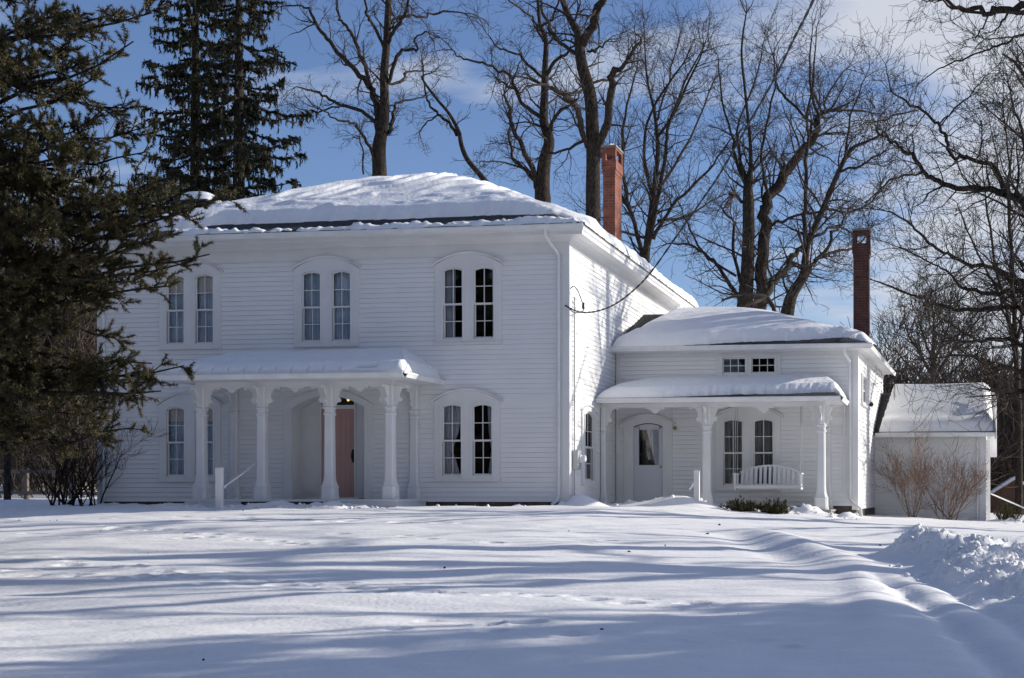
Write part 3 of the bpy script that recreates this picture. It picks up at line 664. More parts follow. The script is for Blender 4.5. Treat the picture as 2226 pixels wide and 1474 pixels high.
# main porch
ZF = 0.16; PX_ = [-8.30, -6.81, -5.17, -3.72]; PY_ = -1.5; ZB = 2.72; EZP = 2.90
PO = porch(H, PX_, PY_, None, 0, ZF, ZB, (-8.86, -3.08), -2.28, EZP, None, None, True, True, 'porch', None)
for i, x in enumerate(PX_):
    brs = [(-1, 0), (1, 0), (0, -1)]
    column(PO, x, PY_, ZF, ZB, brs)
column(PO, -3.74, -0.02, ZF, ZB, [(0, -1)], half='y', name='pilaster'); column(PO, -8.30, -0.02, ZF, ZB, [(0, -1)], half='y', name='pilaster')
fl = MB(); fl.box((-8.6, -1.80, ZF - 0.05), (-3.42, 0.0, ZF)); fl.box((-4.75, -1.77, -0.3), (-3.45, -1.74, ZF - 0.052)); fl.box((-3.48, -1.74, -0.3), (-3.45, -0.05, ZF - 0.052)); fl.box((-8.57, -1.77, -0.3), (-7.2, -1.74, ZF - 0.052)); fl.build('porch_floor', 'trim_paint', PO)
fl = MB(); fl.box((-8.5, -1.70, -0.5), (-3.55, -1.66, ZF - 0.055)); fl.build('porch_gap_shade', 'foundation', PO)  # dark sheet standing in for shade in the gap under the porch
def mp_rz(x, y):
    y_ = y + 2.30; a = 0.27 * y_ - 0.0; b = 0.62 * (-3.06 - x); c = 0.62 * (x + 8.88)
    return 2.93 + np.minimum(np.minimum(a, b), c).clip(0, 2) * 0.95
PR = roof_field('porch_roof', mp_rz, -8.88, -3.06, -2.30, 0.0, 0.12, 'shingle', PO, 0.04)
def mp_T(X, Y):
    e = np.sqrt(np.clip((Y + 2.30 - 0.03) / 0.20, 0, 1)) * np.sqrt(np.clip((-3.10 - X) / 0.16, 0, 1)) * np.sqrt(np.clip((X + 8.84) / 0.16, 0, 1))
    T = 0.23 * e * (1 + 0.12 * fbm(X * 0.7, Y, 3)) + 0.012 * np.sin((Y * 9 + 1.2 * fbm(X * 0.6, Y * 2, 2)) * 2) * (e > 0.8) + 0.02 * fbm(X * 4, Y * 4, 3) * e
    hole = (np.abs(Y + 2.16) < 0.05) & (X > -4.2) & (X < -3.75); T = np.where(hole, -0.03, T)
    gap = (np.abs(Y + 2.19) < 0.035) & (np.abs(((X + 20) / 0.38) % 1 - 0.5) < 0.06) & (X < -4.6); T = np.where(gap, -0.03, T)
    return np.where((T < 0.01) | (Y > 0.5), -0.03, T)
snow_field('porch_snow', mp_rz, -8.88, -3.05, -2.30, 0.0, 0.03, mp_T, PR)
gutter([(-8.9, -2.26, 2.955), (-3.08, -2.26, 2.955)], parent=PO)
gutter([(-3.10, -2.28, 2.955), (-3.10, 0.0, 2.955)], parent=PO, out=(1, 0))
# --- wing walls
wh = []
WU = ((2.88, 3.50), (3.64, 4.27)); WL = ((2.90, 3.42), (3.70, 4.22))
for a, b in WU: wh.append((a, b, 3.40, 3.86))
for a, b in WL: wh.append((a, b, 0.52, 2.24))
KD0, KD1, KZ0, KZ1 = 0.51, 1.28, 0.08, 2.06
wh.append((KD0, KD1, 0.0, 2.16))
siding(FW, 0.1, XW - 0.12, -0.02, 4.0, wh, seed=9).build('front_wall', 'white_paint', H, fix=False)
WSL = 7.6
siding(FWS, 0.12, WSL, -0.10, 3.86, [(0.96, 1.9, 2.72, 3.42)], seed=10).build('side_wall', 'white_paint', H, fix=False)
mb = MB(); mb.box((0.05, 12.0, -0.3), (XW + 0.2, 12.05, 4.05)); mb.build('rear_wall', 'white_paint', H)
mb = MB(); mb.box((0.04, YW + 0.9, -0.3), (XW - 0.1, YW + 0.95, 3.95)); mb.box((0.04, YW + 0.05, 3.92), (XW - 0.05, 12, 3.97)); mb.box((0.04, YW + 0.05, 2.9), (XW - 0.05, 12, 2.95)); mb.box((0.04, YW + 0.05, -0.3), (XW - 0.05, 12, -0.25)); mb.build('dark_interior_shell', 'room_darkness', H)
cb_ = MB(FW); cb_.box((XW - 0.13, 0.0, -0.12), (XW + 0.03, 0.032, 4.0)); cb_.box((0.034, 0.0, -0.08), (0.11, 0.03, 4.0)); cb_.box((0.034, 0.001, 3.93), (XW + 0.02, 0.034, 4.02)); cb_.build('corner_board', 'trim_paint', H)
cb_ = MB(FWS); cb_.box((0.0, 0.0, -0.12), (0.12, 0.033, 4.0)); cb_.box((0.12, 0.0, 3.86), (WSL, 0.030, 4.0)); cb_.build('corner_board', 'trim_paint', H)
fd = MB(); fd.box((0.05, YW + 0.02, -0.9), (XW - 0.03, YW + 0.2, -0.03)); fd.build('foundation', 'foundation', H)
fd = MB(FWS); fd.box((0, -0.2, -1.0), (WSL, -0.02, -0.11)); fd.build('foundation', 'foundation', H)
window(FW, WU, 3.42, 3.84, rise=0, hood=0, cols=3, rows=2, split=False, sill=True, label='wide low pair of six-pane windows under the wing eave')
window(FW, WL, 0.52, 2.18, curt=([(0, 1, 's')], [(0, 1, 's')]), cmat='curtain_grey')
window(FWS, [(0.98, 1.88)], 2.74, 3.40, rise=0, hood=0, cols=2, rows=4, casing=0.07, curt=([(0, 1, 's')],), cmat='curtain_sky_tint')
# kitchen door
kd = MB(FW)
slab_plate(kd, KD0 - 0.26, KD1 + 0.26, 0.0, lambda u: arch_z(u, KD0 - 0.26, KD1 + 0.26, 2.16, 0.20), [(KD0 - 0.02, KD1 + 0.02, 0.0, KZ1 - 0.0, 0.09)], 0.004, 0.04, 24)
n = 20; h0, h1 = KD0 - 0.36, KD1 + 0.36; zt = lambda u: arch_z(u, h0, h1, 2.12, 0.24)
for k in range(n):
    p, q = h0 + (h1 - h0) * k / n, h0 + (h1 - h0) * (k + 1) / n
    kd.hexa([(p, 0.004, zt(p)), (q, 0.004, zt(q)), (q, 0.08, zt(q)), (p, 0.08, zt(p)), (p, 0.004, zt(p) + 0.035), (q, 0.004, zt(q) + 0.035), (q, 0.10, zt(q) + 0.035), (p, 0.10, zt(p) + 0.035)])
DF = kd.build('door_surround', 'trim_paint', H)
kd = MB(FW); g0, g1, gz0, gz1 = KD0 + 0.13, KD1 - 0.10, 1.05, 1.98
n = 10
kd.box((KD0, -0.05, KZ0), (KD1, -0.01, gz0)); kd.box((KD0, -0.05, gz0), (g0, -0.01, KZ1)); kd.box((g1, -0.05, gz0), (KD1, -0.01, KZ1))
for k in range(n):
    p, q = KD0 + (KD1 - KD0) * k / n, KD0 + (KD1 - KD0) * (k + 1) / n; f = lambda u: arch_z(u, KD0, KD1, KZ1 - 0.015, 0.085)
    kd.hexa([(p, -0.05, gz1 if g0 < (p + q) / 2 < g1 else KZ1 - 0.02), (q, -0.05, gz1 if g0 < (p + q) / 2 < g1 else KZ1 - 0.02), (q, -0.01, gz1 if g0 < (p + q) / 2 < g1 else KZ1 - 0.02), (p, -0.01, gz1 if g0 < (p + q) / 2 < g1 else KZ1 - 0.02), (p, -0.05, f(p)), (q, -0.05, f(q)), (q, -0.01, f(q)), (p, -0.01, f(p))])
for a, b in ((g0 - 0.02, g0), (g1, g1 + 0.02)): kd.box((a, -0.01, gz0 - 0.02), (b, 0.002, gz1 + 0.02))
kd.box((g0, -0.01, gz0 - 0.02), (g1, 0.0015, gz0)); kd.box((g0, -0.01, gz1), (g1, 0.0015, gz1 + 0.02))
KD = kd.build('back_door', 'kitchen_door', H); KD['label'] = 'plain white half-glazed door with arched top'
kg = MB(FW); kg.box((g0, -0.034, gz0), (g1, -0.030, gz1)); kg.build('pane', 'glass', KD)
kc = MB(FW); m = 10
for k in range(m):
    f = k / m; f2 = (k + 1) / m; xa = lambda fz: g1 - (0.62 - 0.42 * (1 - fz)) * (g1 - g0)
    for j in range(8):
        u0, u1 = (xa(f) + (g1 - xa(f)) * j / 8), (xa(f) + (g1 - xa(f)) * (j + 1) / 8); v0, v1 = (xa(f2) + (g1 - xa(f2)) * j / 8), (xa(f2) + (g1 - xa(f2)) * (j + 1) / 8); w0, w1 = -0.06 - 0.012 * (j % 2), -0.06 - 0.012 * ((j + 1) % 2)
        kc.add([(u0, w0, gz0 + (gz1 - gz0) * f), (u1, w1, gz0 + (gz1 - gz0) * f), (v1, w1, gz0 + (gz1 - gz0) * f2), (v0, w0, gz0 + (gz1 - gz0) * f2)], [(0, 1, 2, 3)])
kc.build('curtain', 'curtain', KD, fix=False)
kk = MB(FW); kk.rings([[(KD1 - 0.05 + r * math.cos(a), d, 1.0 + r * math.sin(a)) for a in np.arange(8) * 0.785] for d, r in ((-0.01, 0.03), (0.005, 0.03), (0.01, 0.012), (0.03, 0.012), (0.035, 0.028), (0.06, 0.022))]); kk.build('door_knob', 'brass', KD)
# wall lamp beside the kitchen door with its conduit
q = onY(1468, 931, YW); wl = MB(FW); wl.box((q[0] - 0.055, 0.02, q[2] - 0.06), (q[0] + 0.055, 0.045, q[2] + 0.06)); wl.box((q[0] - 0.075, 0.022, q[2] + 0.0), (q[0] - 0.06, 0.036, 2.56)); WLm = wl.build('wall_lamp', 'trim_paint', H)
wl = MB(FW); wl.rings([[(q[0] + r * math.cos(a), d, q[2] + r * math.sin(a)) for a in np.arange(10) * 0.628] for d, r in ((0.045, 0.045), (0.07, 0.05), (0.10, 0.035), (0.115, 0.01))]); wl.build('lamp_shade', 'brass', WLm)
# wing eaves and roof
WX1 = XW + 0.36; WEY = 4.03; WEZ = 4.10; WRY = 8.3
ev = MB()
prof = [(0.0, 3.98), (0.06, 3.98), (0.10, 4.02), (0.36, 4.02), (0.37, 3.985), (0.40, 3.985), (0.40, 4.06), (0.42, 4.09), (0.42, 4.10), (0.0, 4.10)]
skx = 0.04 * (WSL)
eave_profile(ev, [(0.034, YW, 0, -1), (XW, YW, 0.95, -1), (XW + skx, YW + WSL, 0.95, 1)], False, prof); ev.build('eave', 'trim_paint', H)
gutter([(0.0, WEY + 0.10, 4.115), (XW + 0.42, WEY + 0.10, 4.115)])
def wg_rz(x, y):
    xe = XW + 0.40 + 0.04 * (y - YW)
    m = np.minimum(np.minimum((y - WEY) * 0.344, (2 * WRY - WEY - y) * 0.344), (xe - x) * 0.36); return WEZ + 0.02 + np.clip(m, 0, 1.36)
WR = roof_field('roof', wg_rz, 0.0, WX1 + 0.04, WEY, 2 * WRY - WEY, 0.2, 'shingle', H)
fp = MB(); fp.add([(0.03, WEY + 0.3, wg_rz(0.5, WEY + 0.3) + 0.02), (0.75, WEY + 0.3, wg_rz(0.75, WEY + 0.3) + 0.02), (1.35, WRY, wg_rz(1.35, WRY) + 0.02), (0.03, WRY, wg_rz(1.35, WRY) + 0.02), (0.03, WEY + 0.3, wg_rz(0.5, WEY + 0.3) + 0.035), (0.75, WEY + 0.3, wg_rz(0.75, WEY + 0.3) + 0.035), (1.35, WRY, wg_rz(1.35, WRY) + 0.035), (0.03, WRY, wg_rz(1.35, WRY) + 0.035)], [(0, 3, 2, 1), (4, 5, 6, 7), (0, 1, 5, 4), (2, 3, 7, 6), (1, 2, 6, 5), (0, 4, 7, 3)]); fp.build('bare_roofing', 'roof_felt', WR)
def wg_T(X, Y):
    xe = XW + 0.40 + 0.04 * (Y - YW); fy = Y - WEY
    bx = np.where(Y < 5.0, 0.0, 0.06 + 0.0 * X) + 0.30 * sst(0.3, 1.6, fy) + 0.42 * sst(1.5, 3.6, fy)
    front = 0.03 + 0.34 * sst(1.6, 4.2, X) + 0.34 * sst(4.5, 6.6, X) + 0.12 * fbm(X * 5, X * 0, 3) * 0.45 * sst(1, 4, X)
    e = np.sqrt(np.clip((fy - front) / 0.28, 0, 1)) * np.sqrt(np.clip((xe - X) / 0.28, 0, 1)) * np.sqrt(np.clip((X - bx) / 0.35, 0, 1)) 
    e = e * 1.0; sf = soft([fy * 0.344, (xe - X) * 0.36, 1.36 + 0 * X], 0.16) * (e > 0.95) * sst(0, 1.2, fy) * sst(0, 1.2, xe - X)
    T = 0.26 * e + sf + 0.24 * e * 0.25 * fbm(X * 0.5, Y * 0.5, 3) + 0.025 * fbm(X * 2.4, Y * 2.4, 3) * (e > 0.5)
    return np.where(T < 0.01, -0.03, T)
snow_field('roof_snow', wg_rz, 0.0, WX1 + 0.04, WEY, 2 * WRY - WEY, 0.045, wg_T, WR)
# wing porch
ZFW = -0.10; WP = [0.10, 2.73, 5.60]; WPY = 3.0; ZBW = 2.46; EZW = 2.62
PW = porch(H, WP, WPY, None, YW, ZFW, ZBW, (0.035, 6.10), 2.45, EZW, None, None, False, True, 'porch', None)
column(PW, 0.034, WPY, ZFW, ZBW, [(1, 0)], half='x', name='pilaster')
column(PW, 2.73, WPY, ZFW, ZBW, [(-1, 0), (1, 0), (0, -1)]); column(PW, 5.60, WPY, ZFW, ZBW, [(-1, 0), (1, 0), (0, -1), (0, 1)])
column(PW, 5.60, YW - 0.02, ZFW, ZBW, [(0, -1)], half='y', name='pilaster')
fl = MB(); fl.box((0.04, WPY - 0.25, ZFW - 0.05), (5.86, YW, ZFW)); fl.box((0.04, WPY - 0.22, -0.6), (5.82, WPY - 0.19, ZFW - 0.052)); fl.box((5.78, WPY - 0.19, -0.7), (5.82, YW, ZFW - 0.052)); fl.build('porch_floor', 'concrete', PW)
def wp_rz(x, y):
    a = 0.23 * (y - 2.42); b = 0.8 * (6.14 - x); c = 0.42 * (x + 0.02); return 2.675 + np.minimum(np.minimum(a, b), c).clip(0, 2)
WPR = roof_field('porch_roof', wp_rz, 0.03, 6.14, 2.42, YW - 0.02, 0.12, 'shingle', PW, 0.04)
def wp_T(X, Y):
    fy = Y - 2.42
    front = 0.02 + 0.28 * sst(1.6, 3.8, X) + 0.22 * sst(4.4, 6, X) + (0.09 * np.abs(fbm(X * 2.7, X * 0 + 2, 5, 0.75))) * sst(1.2, 3, X)
    e = np.sqrt(np.clip((fy - front) / 0.24, 0, 1)) * np.sqrt(np.clip((6.13 - X) / 0.22, 0, 1)) * np.sqrt(np.clip((X - 0.0) / 0.45, 0, 1))
    T = 0.22 * e * (1 + 0.1 * fbm(X, Y, 2)) + 0.012 * fbm(X * 9, Y * 9, 3) * (e > 0.4)
    return np.where(T < 0.008, -0.03, T)
snow_field('porch_snow', wp_rz, 0.03, 6.14, 2.42, YW - 0.02, 0.03, wp_T, WPR)
gutter([(-0.0 + 0.03, 2.47, 2.660), (6.12, 2.47, 2.660)], parent=PW); gutter([(6.08, 2.45, 2.660), (6.08, YW - 0.03, 2.660)], parent=PW, out=(1, 0))
# --- rear garage-like ell
GZ = 1.98
siding(FG, XG0 + 0.02, XG1 - 0.12, -0.62, GZ - 0.04, (), seed=12).build('front_wall', 'white_paint', H, fix=False)
GD = 5.4
siding(FGS, 0.1, GD, -0.62, GZ + 0.05, (), seed=13).build('side_wall', 'white_paint', H, fix=False)
cb_ = MB(FG); cb_.box((XG1 - 0.14, 0, -0.7), (XG1 + 0.02, 0.03, GZ - 0.02)); cb_.box((XG0, 0, GZ - 0.12), (XG1 + 0.01, 0.034, GZ)); cb_.build('corner_board', 'trim_paint', H)
cb_ = MB(FGS); cb_.box((0, 0, -0.7), (0.13, 0.035, GZ)); cb_.box((1.6, 0, -0.7), (1.75, 0.06, GZ)); cb_.box((3.2, 0, -0.7), (3.35, 0.10, GZ)); cb_.box((0.13, 0, GZ - 0.1), (GD, 0.03, GZ + 0.05)); cb_.build('corner_board', 'trim_paint', H)
GRX1 = float(onY(2162, 949, YG - 0.35)[0]); GEY = YG - 0.35; GRY = YG + 2.5; GRZ = 3.45
gsl = (GRZ - GZ - 0.05) / (GRY - GEY)
def gr_rz(x, y): return GZ + 0.05 + np.where(y < GRY, (y - GEY) * gsl, (GRY - GEY) * gsl - (y - GRY) * gsl)
GR = roof_field('roof', gr_rz, XG0 - 0.25, GRX1, GEY, GRY + 3.3, 0.3, 'shingle', H, 0.06)
def gr_T(X, Y):
    fy = Y - GEY; bx = XG0 + 0.03 + 0.10 * fy + 0.12
    e = np.sqrt(np.clip((fy - 0.03) / 0.16, 0, 1)) * np.sqrt(np.clip((GRX1 - 0.03 - X) / 0.2, 0, 1)) * np.clip((X - bx) / 0.05, 0, 1) * np.sqrt(np.clip((GRY + 3.2 - Y) / 0.2, 0, 1))
    T = 0.24 * e * (1 + 0.12 * fbm(X * 0.6, Y * 0.6, 2)) + 0.02 * np.sin(Y * 7 + fbm(X, Y, 2)) * sst(1.6, 0.4, fy) * (e > 0.9)
    return np.where(T < 0.01, -0.03, T)
snow_field('roof_snow', gr_rz, XG0 - 0.05, GRX1, GEY, GRY + 3.3, 0.05, gr_T, GR)
rk = MB()   # white rake boards and gable
rk.hexa([(GRX1, GEY, GZ - 0.12), (GRX1 + 0.05, GEY, GZ - 0.12), (GRX1 + 0.05 + 0.04 * 0, GRY, GRZ - 0.2), (GRX1, GRY, GRZ - 0.2), (GRX1, GEY, GZ + 0.08), (GRX1 + 0.05, GEY, GZ + 0.08), (GRX1 + 0.05, GRY, GRZ + 0.02), (GRX1, GRY, GRZ + 0.02)])
yr = GRY + 3.4; zr = GZ + 0.05 + (GRY - GEY) * gsl - 3.4 * gsl
rk.hexa([(GRX1 - 0.1, GRY, GRZ - 0.25), (GRX1 + 0.16, GRY, GRZ - 0.25), (GRX1 + 0.28, yr, zr - 0.25), (GRX1 - 0.1, yr, zr - 0.25), (GRX1 - 0.1, GRY, GRZ + 0.02), (GRX1 + 0.06, GRY, GRZ + 0.02), (GRX1 + 0.28, yr, zr + 0.02), (GRX1 - 0.1, yr, zr + 0.02)])
rk.add([(XG1 + 0.03, YG, GZ), (XG1 + 0.2, GRY + 3.0, GZ - 0.1), (XG1 + 0.1, GRY, GRZ - 0.1)], [(0, 1, 2)])
rk.build('rake_board', 'trim_paint', H, fix=False)
gutter([(XG0 + 0.05, GEY + 0.04, GZ + 0.06), (GRX1, GEY + 0.04, GZ + 0.06)])
dk = MB(); dk.box((XG0 + 0.02, GEY + 0.02, GZ + 0.075), (GRX1, GEY + 0.06, GZ + 0.10)); dk.build('drip_edge', 'shingle', GR)
# --- downspouts
def spout(pts, parent=H, r=0.038): mb = MB(); mb.tube(pts, r, 8); return mb.build('downspout', 'metal_paint', parent, smooth=True)
spout([(-0.42, -0.50, 6.34), (-0.42, -0.47, 6.20), (-0.36, -0.36, 6.08), (-0.24, -0.10, 5.86), (-0.22, -0.075, 5.75), (-0.22, -0.075, 3.0), (-0.22, -0.075, 0.25), (-0.25, -0.12, 0.12), (-0.3, -0.3, 0.05)])
spout([(XL + 0.10, -0.5, 6.34), (XL + 0.12, -0.3, 6.1), (XL + 0.16, -0.08, 5.85), (XL + 0.17, -0.075, 3.0), (XL + 0.17, -0.075, 0.2), (XL + 0.12, -0.2, 0.06)])
spout([(XW - 0.30, YW - 0.42, 4.03), (XW - 0.30, YW - 0.40, 3.9), (XW - 0.18, YW - 0.10, 3.68), (XW - 0.17, YW - 0.075, 3.5), (XW - 0.17, YW - 0.075, 0.6), (XW - 0.17, YW - 0.075, 0.16), (XW - 0.05, YW - 0.14, 0.02), (XW + 0.10, YW - 0.2, -0.08), (XW + 0.14, YW - 0.24, -0.42)])
spout([(6.06, YW - 0.07, 2.6), (6.05, YW - 0.07, 1.5), (6.05, YW - 0.07, 0.3)], r=0.02)
spout([(XG1 - 0.22, YG - 0.06, GZ - 0.1), (XG1 - 0.22, YG - 0.06, 0.5), (XG1 - 0.22, YG - 0.06, -0.6)], r=0.028)
# --- electric meter, conduit, security lamp
q = onX(1246, 1000, 0.0); mt_ = MB(FS); mt_.box((q[1] - 0.18, 0.03, q[2] - 0.22), (q[1] + 0.16, 0.16, q[2] + 0.22)); mt_.tube([(q[1] - 0.1, 0.06, q[2] + 0.2), (q[1] - 0.1, 0.06, 4.9)], 0.022, 8); mt_.tube([(q[1] - 0.1, 0.06, q[2] - 0.2), (q[1] - 0.1, 0.06, 0.1)], 0.018, 8)
MT = mt_.build('meter_box', 'meter_grey', H, smooth=True)
mt_ = MB(FS); mt_.rings([[(q[1] + 0.0 + r * math.cos(a), d, q[2] + 0.03 + r * math.sin(a)) for a in np.arange(12) * 0.5236] for d, r in ((0.16, 0.1), (0.20, 0.1), (0.21, 0.085), (0.30, 0.08), (0.315, 0.04))]); mt_.build('meter_dial', 'metal_paint', MT, smooth=True)
q = onX(1878, 880, XW + 0.04); su = q[1] - YW; sc_ = MB(FWS); sc_.tube([(su - 0.35, 0.03, q[2] + 0.02), (su - 0.2, 0.12, q[2] + 0.04), (su - 0.1, 0.16, q[2] + 0.02)], 0.02, 6); SC = sc_.build('security_lamp', 'metal_paint', H)
sc_ = MB(FWS); sc_.rings([[(su - 0.1 + d, 0.16 + r * math.cos(a), q[2] + r * math.sin(a)) for a in np.arange(10) * 0.628] for d, r in ((-0.1, 0.04), (-0.08, 0.065), (0.02, 0.06), (0.06, 0.03))]); sc_.build('lamp_head', 'black_iron', SC)

# ------------------------------------------------------------------ power cable
def px_path(pts): return [Vector(atD(a, b, d)) for a, b, d in pts]
cbp = [(1229, 664, 31.95), (1250, 675, 31.6), (1275, 679.5, 31.0), (1310, 673, 30.2), (1345, 656, 29.4), (1385, 624, 28.4), (1420, 585, 27.5), (1480, 500, 25.8), (1535, 422, 24.4), (1567, 374, 23.5), (1604, 310, 22.6), (1644, 240, 21.4), (1685, 168, 20.2), (1726, 84, 19.0), (1768, 0, 17.6), (1830, -150, 15.5)]
def smooth_path(P_, n=6):
    o = []
    for i in range(len(P_) - 1):
        p0, p1, p2, p3 = P_[max(i - 1, 0)], P_[i], P_[i + 1], P_[min(i + 2, len(P_) - 1)]
        for k in range(n):
            t = k / n; o.append(0.5 * ((2 * p1) + (p2 - p0) * t + (2 * p0 - 5 * p1 + 4 * p2 - p3) * t * t + (3 * p1 - p0 - 3 * p2 + p3) * t ** 3))
    o.append(P_[-1]); return o
CB = empty('power_cable', atD(1229, 664, 31.95)); tag(CB, 'black twisted overhead power cable looping to the house corner from top of frame', 'cable')
path = smooth_path(px_path(cbp), 10)
for ph, nm in ((0, 'supply_wire'), (math.pi, 'supply_wire')):
    mb = MB(); pp = [p + Vector((math.cos(i * 1.1 + ph), 0.3 * math.sin(i * 1.1 + ph), math.sin(i * 1.1 + ph))) * 0.010 for i, p in enumerate(path)]; mb.tube(pp, 0.0115, 5); mb.build(nm, 'black_iron', CB, smooth=True)
mb = MB(); lpp = smooth_path([Vector(onX(a, b, 0.07 + c)) for a, b, c in ((1240, 628, 0), (1247, 622, 0.08), (1256, 632, 0.12), (1264, 652, 0.12), (1269, 668, 0.1), (1266, 677, 0.1), (1250, 680, 0.1), (1238, 672, 0.0))], 5); mb.tube(lpp, 0.012, 5)
mb.tube([lpp[18] + Vector((0, 0, 0.05)), lpp[18] + Vector((0, 0, -0.1))], 0.03, 6); mb.build('drip_loop', 'black_iron', CB, smooth=True)

# ------------------------------------------------------------------ porch swing
s0, s1 = float(onY(1598, 1055, 3.55)[0]), float(onY(1744, 1055, 3.55)[0]); sz = float(onY(1670, 1062, 3.4)[2]); sy = 3.55
SWG = empty('porch_swing', ((s0 + s1) / 2, sy, sz)); tag(SWG, 'white slatted porch swing hanging from ropes under the side porch', 'swing')
mb = MB()
mb.box((s0, sy - 0.25, sz), (s1, sy - 0.21, sz + 0.08)); mb.box((s0, sy + 0.24, sz), (s1, sy + 0.27, sz + 0.08))
for k in range(6): mb.box((s0 + 0.02, sy - 0.20 + k * 0.072, sz + 0.081), (s1 - 0.02, sy - 0.14 + k * 0.072, sz + 0.10))
mb.build('seat', 'trim_paint', SWG)
mb = MB(); nS = 13; bw0, bw1 = s0 + 0.08, s1 - 0.08
zt = lambda u: sz + 0.44 + 0.17 * (1 - (2 * (u - bw0) / (bw1 - bw0) - 1) ** 2)
for k in range(nS):
    u = bw0 + (bw1 - bw0) * (k + 0.5) / nS; mb.hexa([(u - 0.032, sy + 0.22, sz + 0.08), (u + 0.032, sy + 0.22, sz + 0.08), (u + 0.032, sy + 0.238, sz + 0.08), (u - 0.032, sy + 0.238, sz + 0.08), (u - 0.032, sy + 0.33, zt(u) - 0.03), (u + 0.032, sy + 0.33, zt(u) - 0.03), (u + 0.032, sy + 0.348, zt(u) - 0.03), (u - 0.032, sy + 0.348, zt(u) - 0.03)])
for k in range(16):
    p, q = bw0 + (bw1 - bw0) * k / 16, bw0 + (bw1 - bw0) * (k + 1) / 16; mb.hexa([(p, sy + 0.318, zt(p) - 0.05), (q, sy + 0.318, zt(q) - 0.05), (q, sy + 0.355, zt(q) - 0.05), (p, sy + 0.355, zt(p) - 0.05), (p, sy + 0.318, zt(p)), (q, sy + 0.318, zt(q)), (q, sy + 0.355, zt(q)), (p, sy + 0.355, zt(p))])
mb.build('backrest', 'trim_paint', SWG)
for u in (s0 + 0.01, s1 - 0.05):
    mb = MB(); mb.box((u, sy - 0.27, sz - 0.03), (u + 0.045, sy - 0.21, sz + 0.36)); mb.box((u - 0.02, sy - 0.32, sz + 0.36), (u + 0.065, sy + 0.30, sz + 0.39)); mb.box((u, sy + 0.19, sz - 0.03), (u + 0.045, sy + 0.25, sz + 0.36)); mb.box((u + 0.003, sy - 0.21, sz - 0.025), (u + 0.042, sy + 0.19, sz + 0.03)); mb.build('armrest', 'trim_paint', SWG)
    for dy, dxx in ((-0.24, 0.0), (0.22, 0.05)):
        mb = MB(); mb.tube([(u + 0.02, sy + dy, sz + 0.02), (u + 0.02 + dxx * 0.2, sy + dy * 0.5, 2.2), (u + 0.02 + dxx * 0.3, sy + dy * 0.3, 2.56)], 0.0085, 5); mb.build('rope', 'meter_grey', SWG)

# ------------------------------------------------------------------ handrails by the porch steps
def handrail(px, py_top, D, label, rail):
    b = atD(px, 1090, D); z0 = gz(b[0], b[1]) - 0.05; zt = atD(px, py_top, D)[2]
    E_ = empty('handrail', (b[0], b[1], z0)); tag(E_, label, 'handrail', 'handrail posts by the porch steps')
    mb = MB(); mb.box((b[0] - 0.062, b[1] - 0.062, z0), (b[0] + 0.062, b[1] + 0.062, zt)); mb.rings([[(b[0] + s * h * a, b[1] + s2 * h * a, zt + z) for s, s2 in ((-1, -1), (1, -1), (1, 1), (-1, 1))] for h, a, z in ((0.07, 1, -0.0), (0.07, 1, 0.02), (0.03, 1, 0.05))]); mb.build('post', 'trim_paint', E_)
    mb = MB(); mb.tube(rail(b, zt), 0.019, 8); mb.build('rail', 'metal_paint', E_, smooth=True)
    mb = MB(); r0 = rail(b, zt)[0]; mb.box((r0[0] - 0.05, r0[1] - 0.03, r0[2] - 0.03), (r0[0] + 0.03, r0[1] + 0.03, r0[2] + 0.03)); mb.build('rail_bracket', 'metal_paint', E_)
handrail(477, 1020, 29.8, 'white post and thin rail leading up to the left porch columns', lambda b, zt: [(b[0] + 0.08, b[1] + 0.05, zt - 0.38), tuple(atD(525, 1031, 30.2)), (-6.95, -1.5, float(atD(566, 1003, 31)[2]))])
handrail(1515, 1025, 33.2, 'white post with stub rail at the steps of the side porch', lambda b, zt: [(b[0] - 0.08, b[1] + 0.05, zt - 0.28), (b[0] - 0.16, b[1] + 0.2, zt - 0.36), (b[0] - 0.25, b[1] + 0.4, zt - 0.42)])

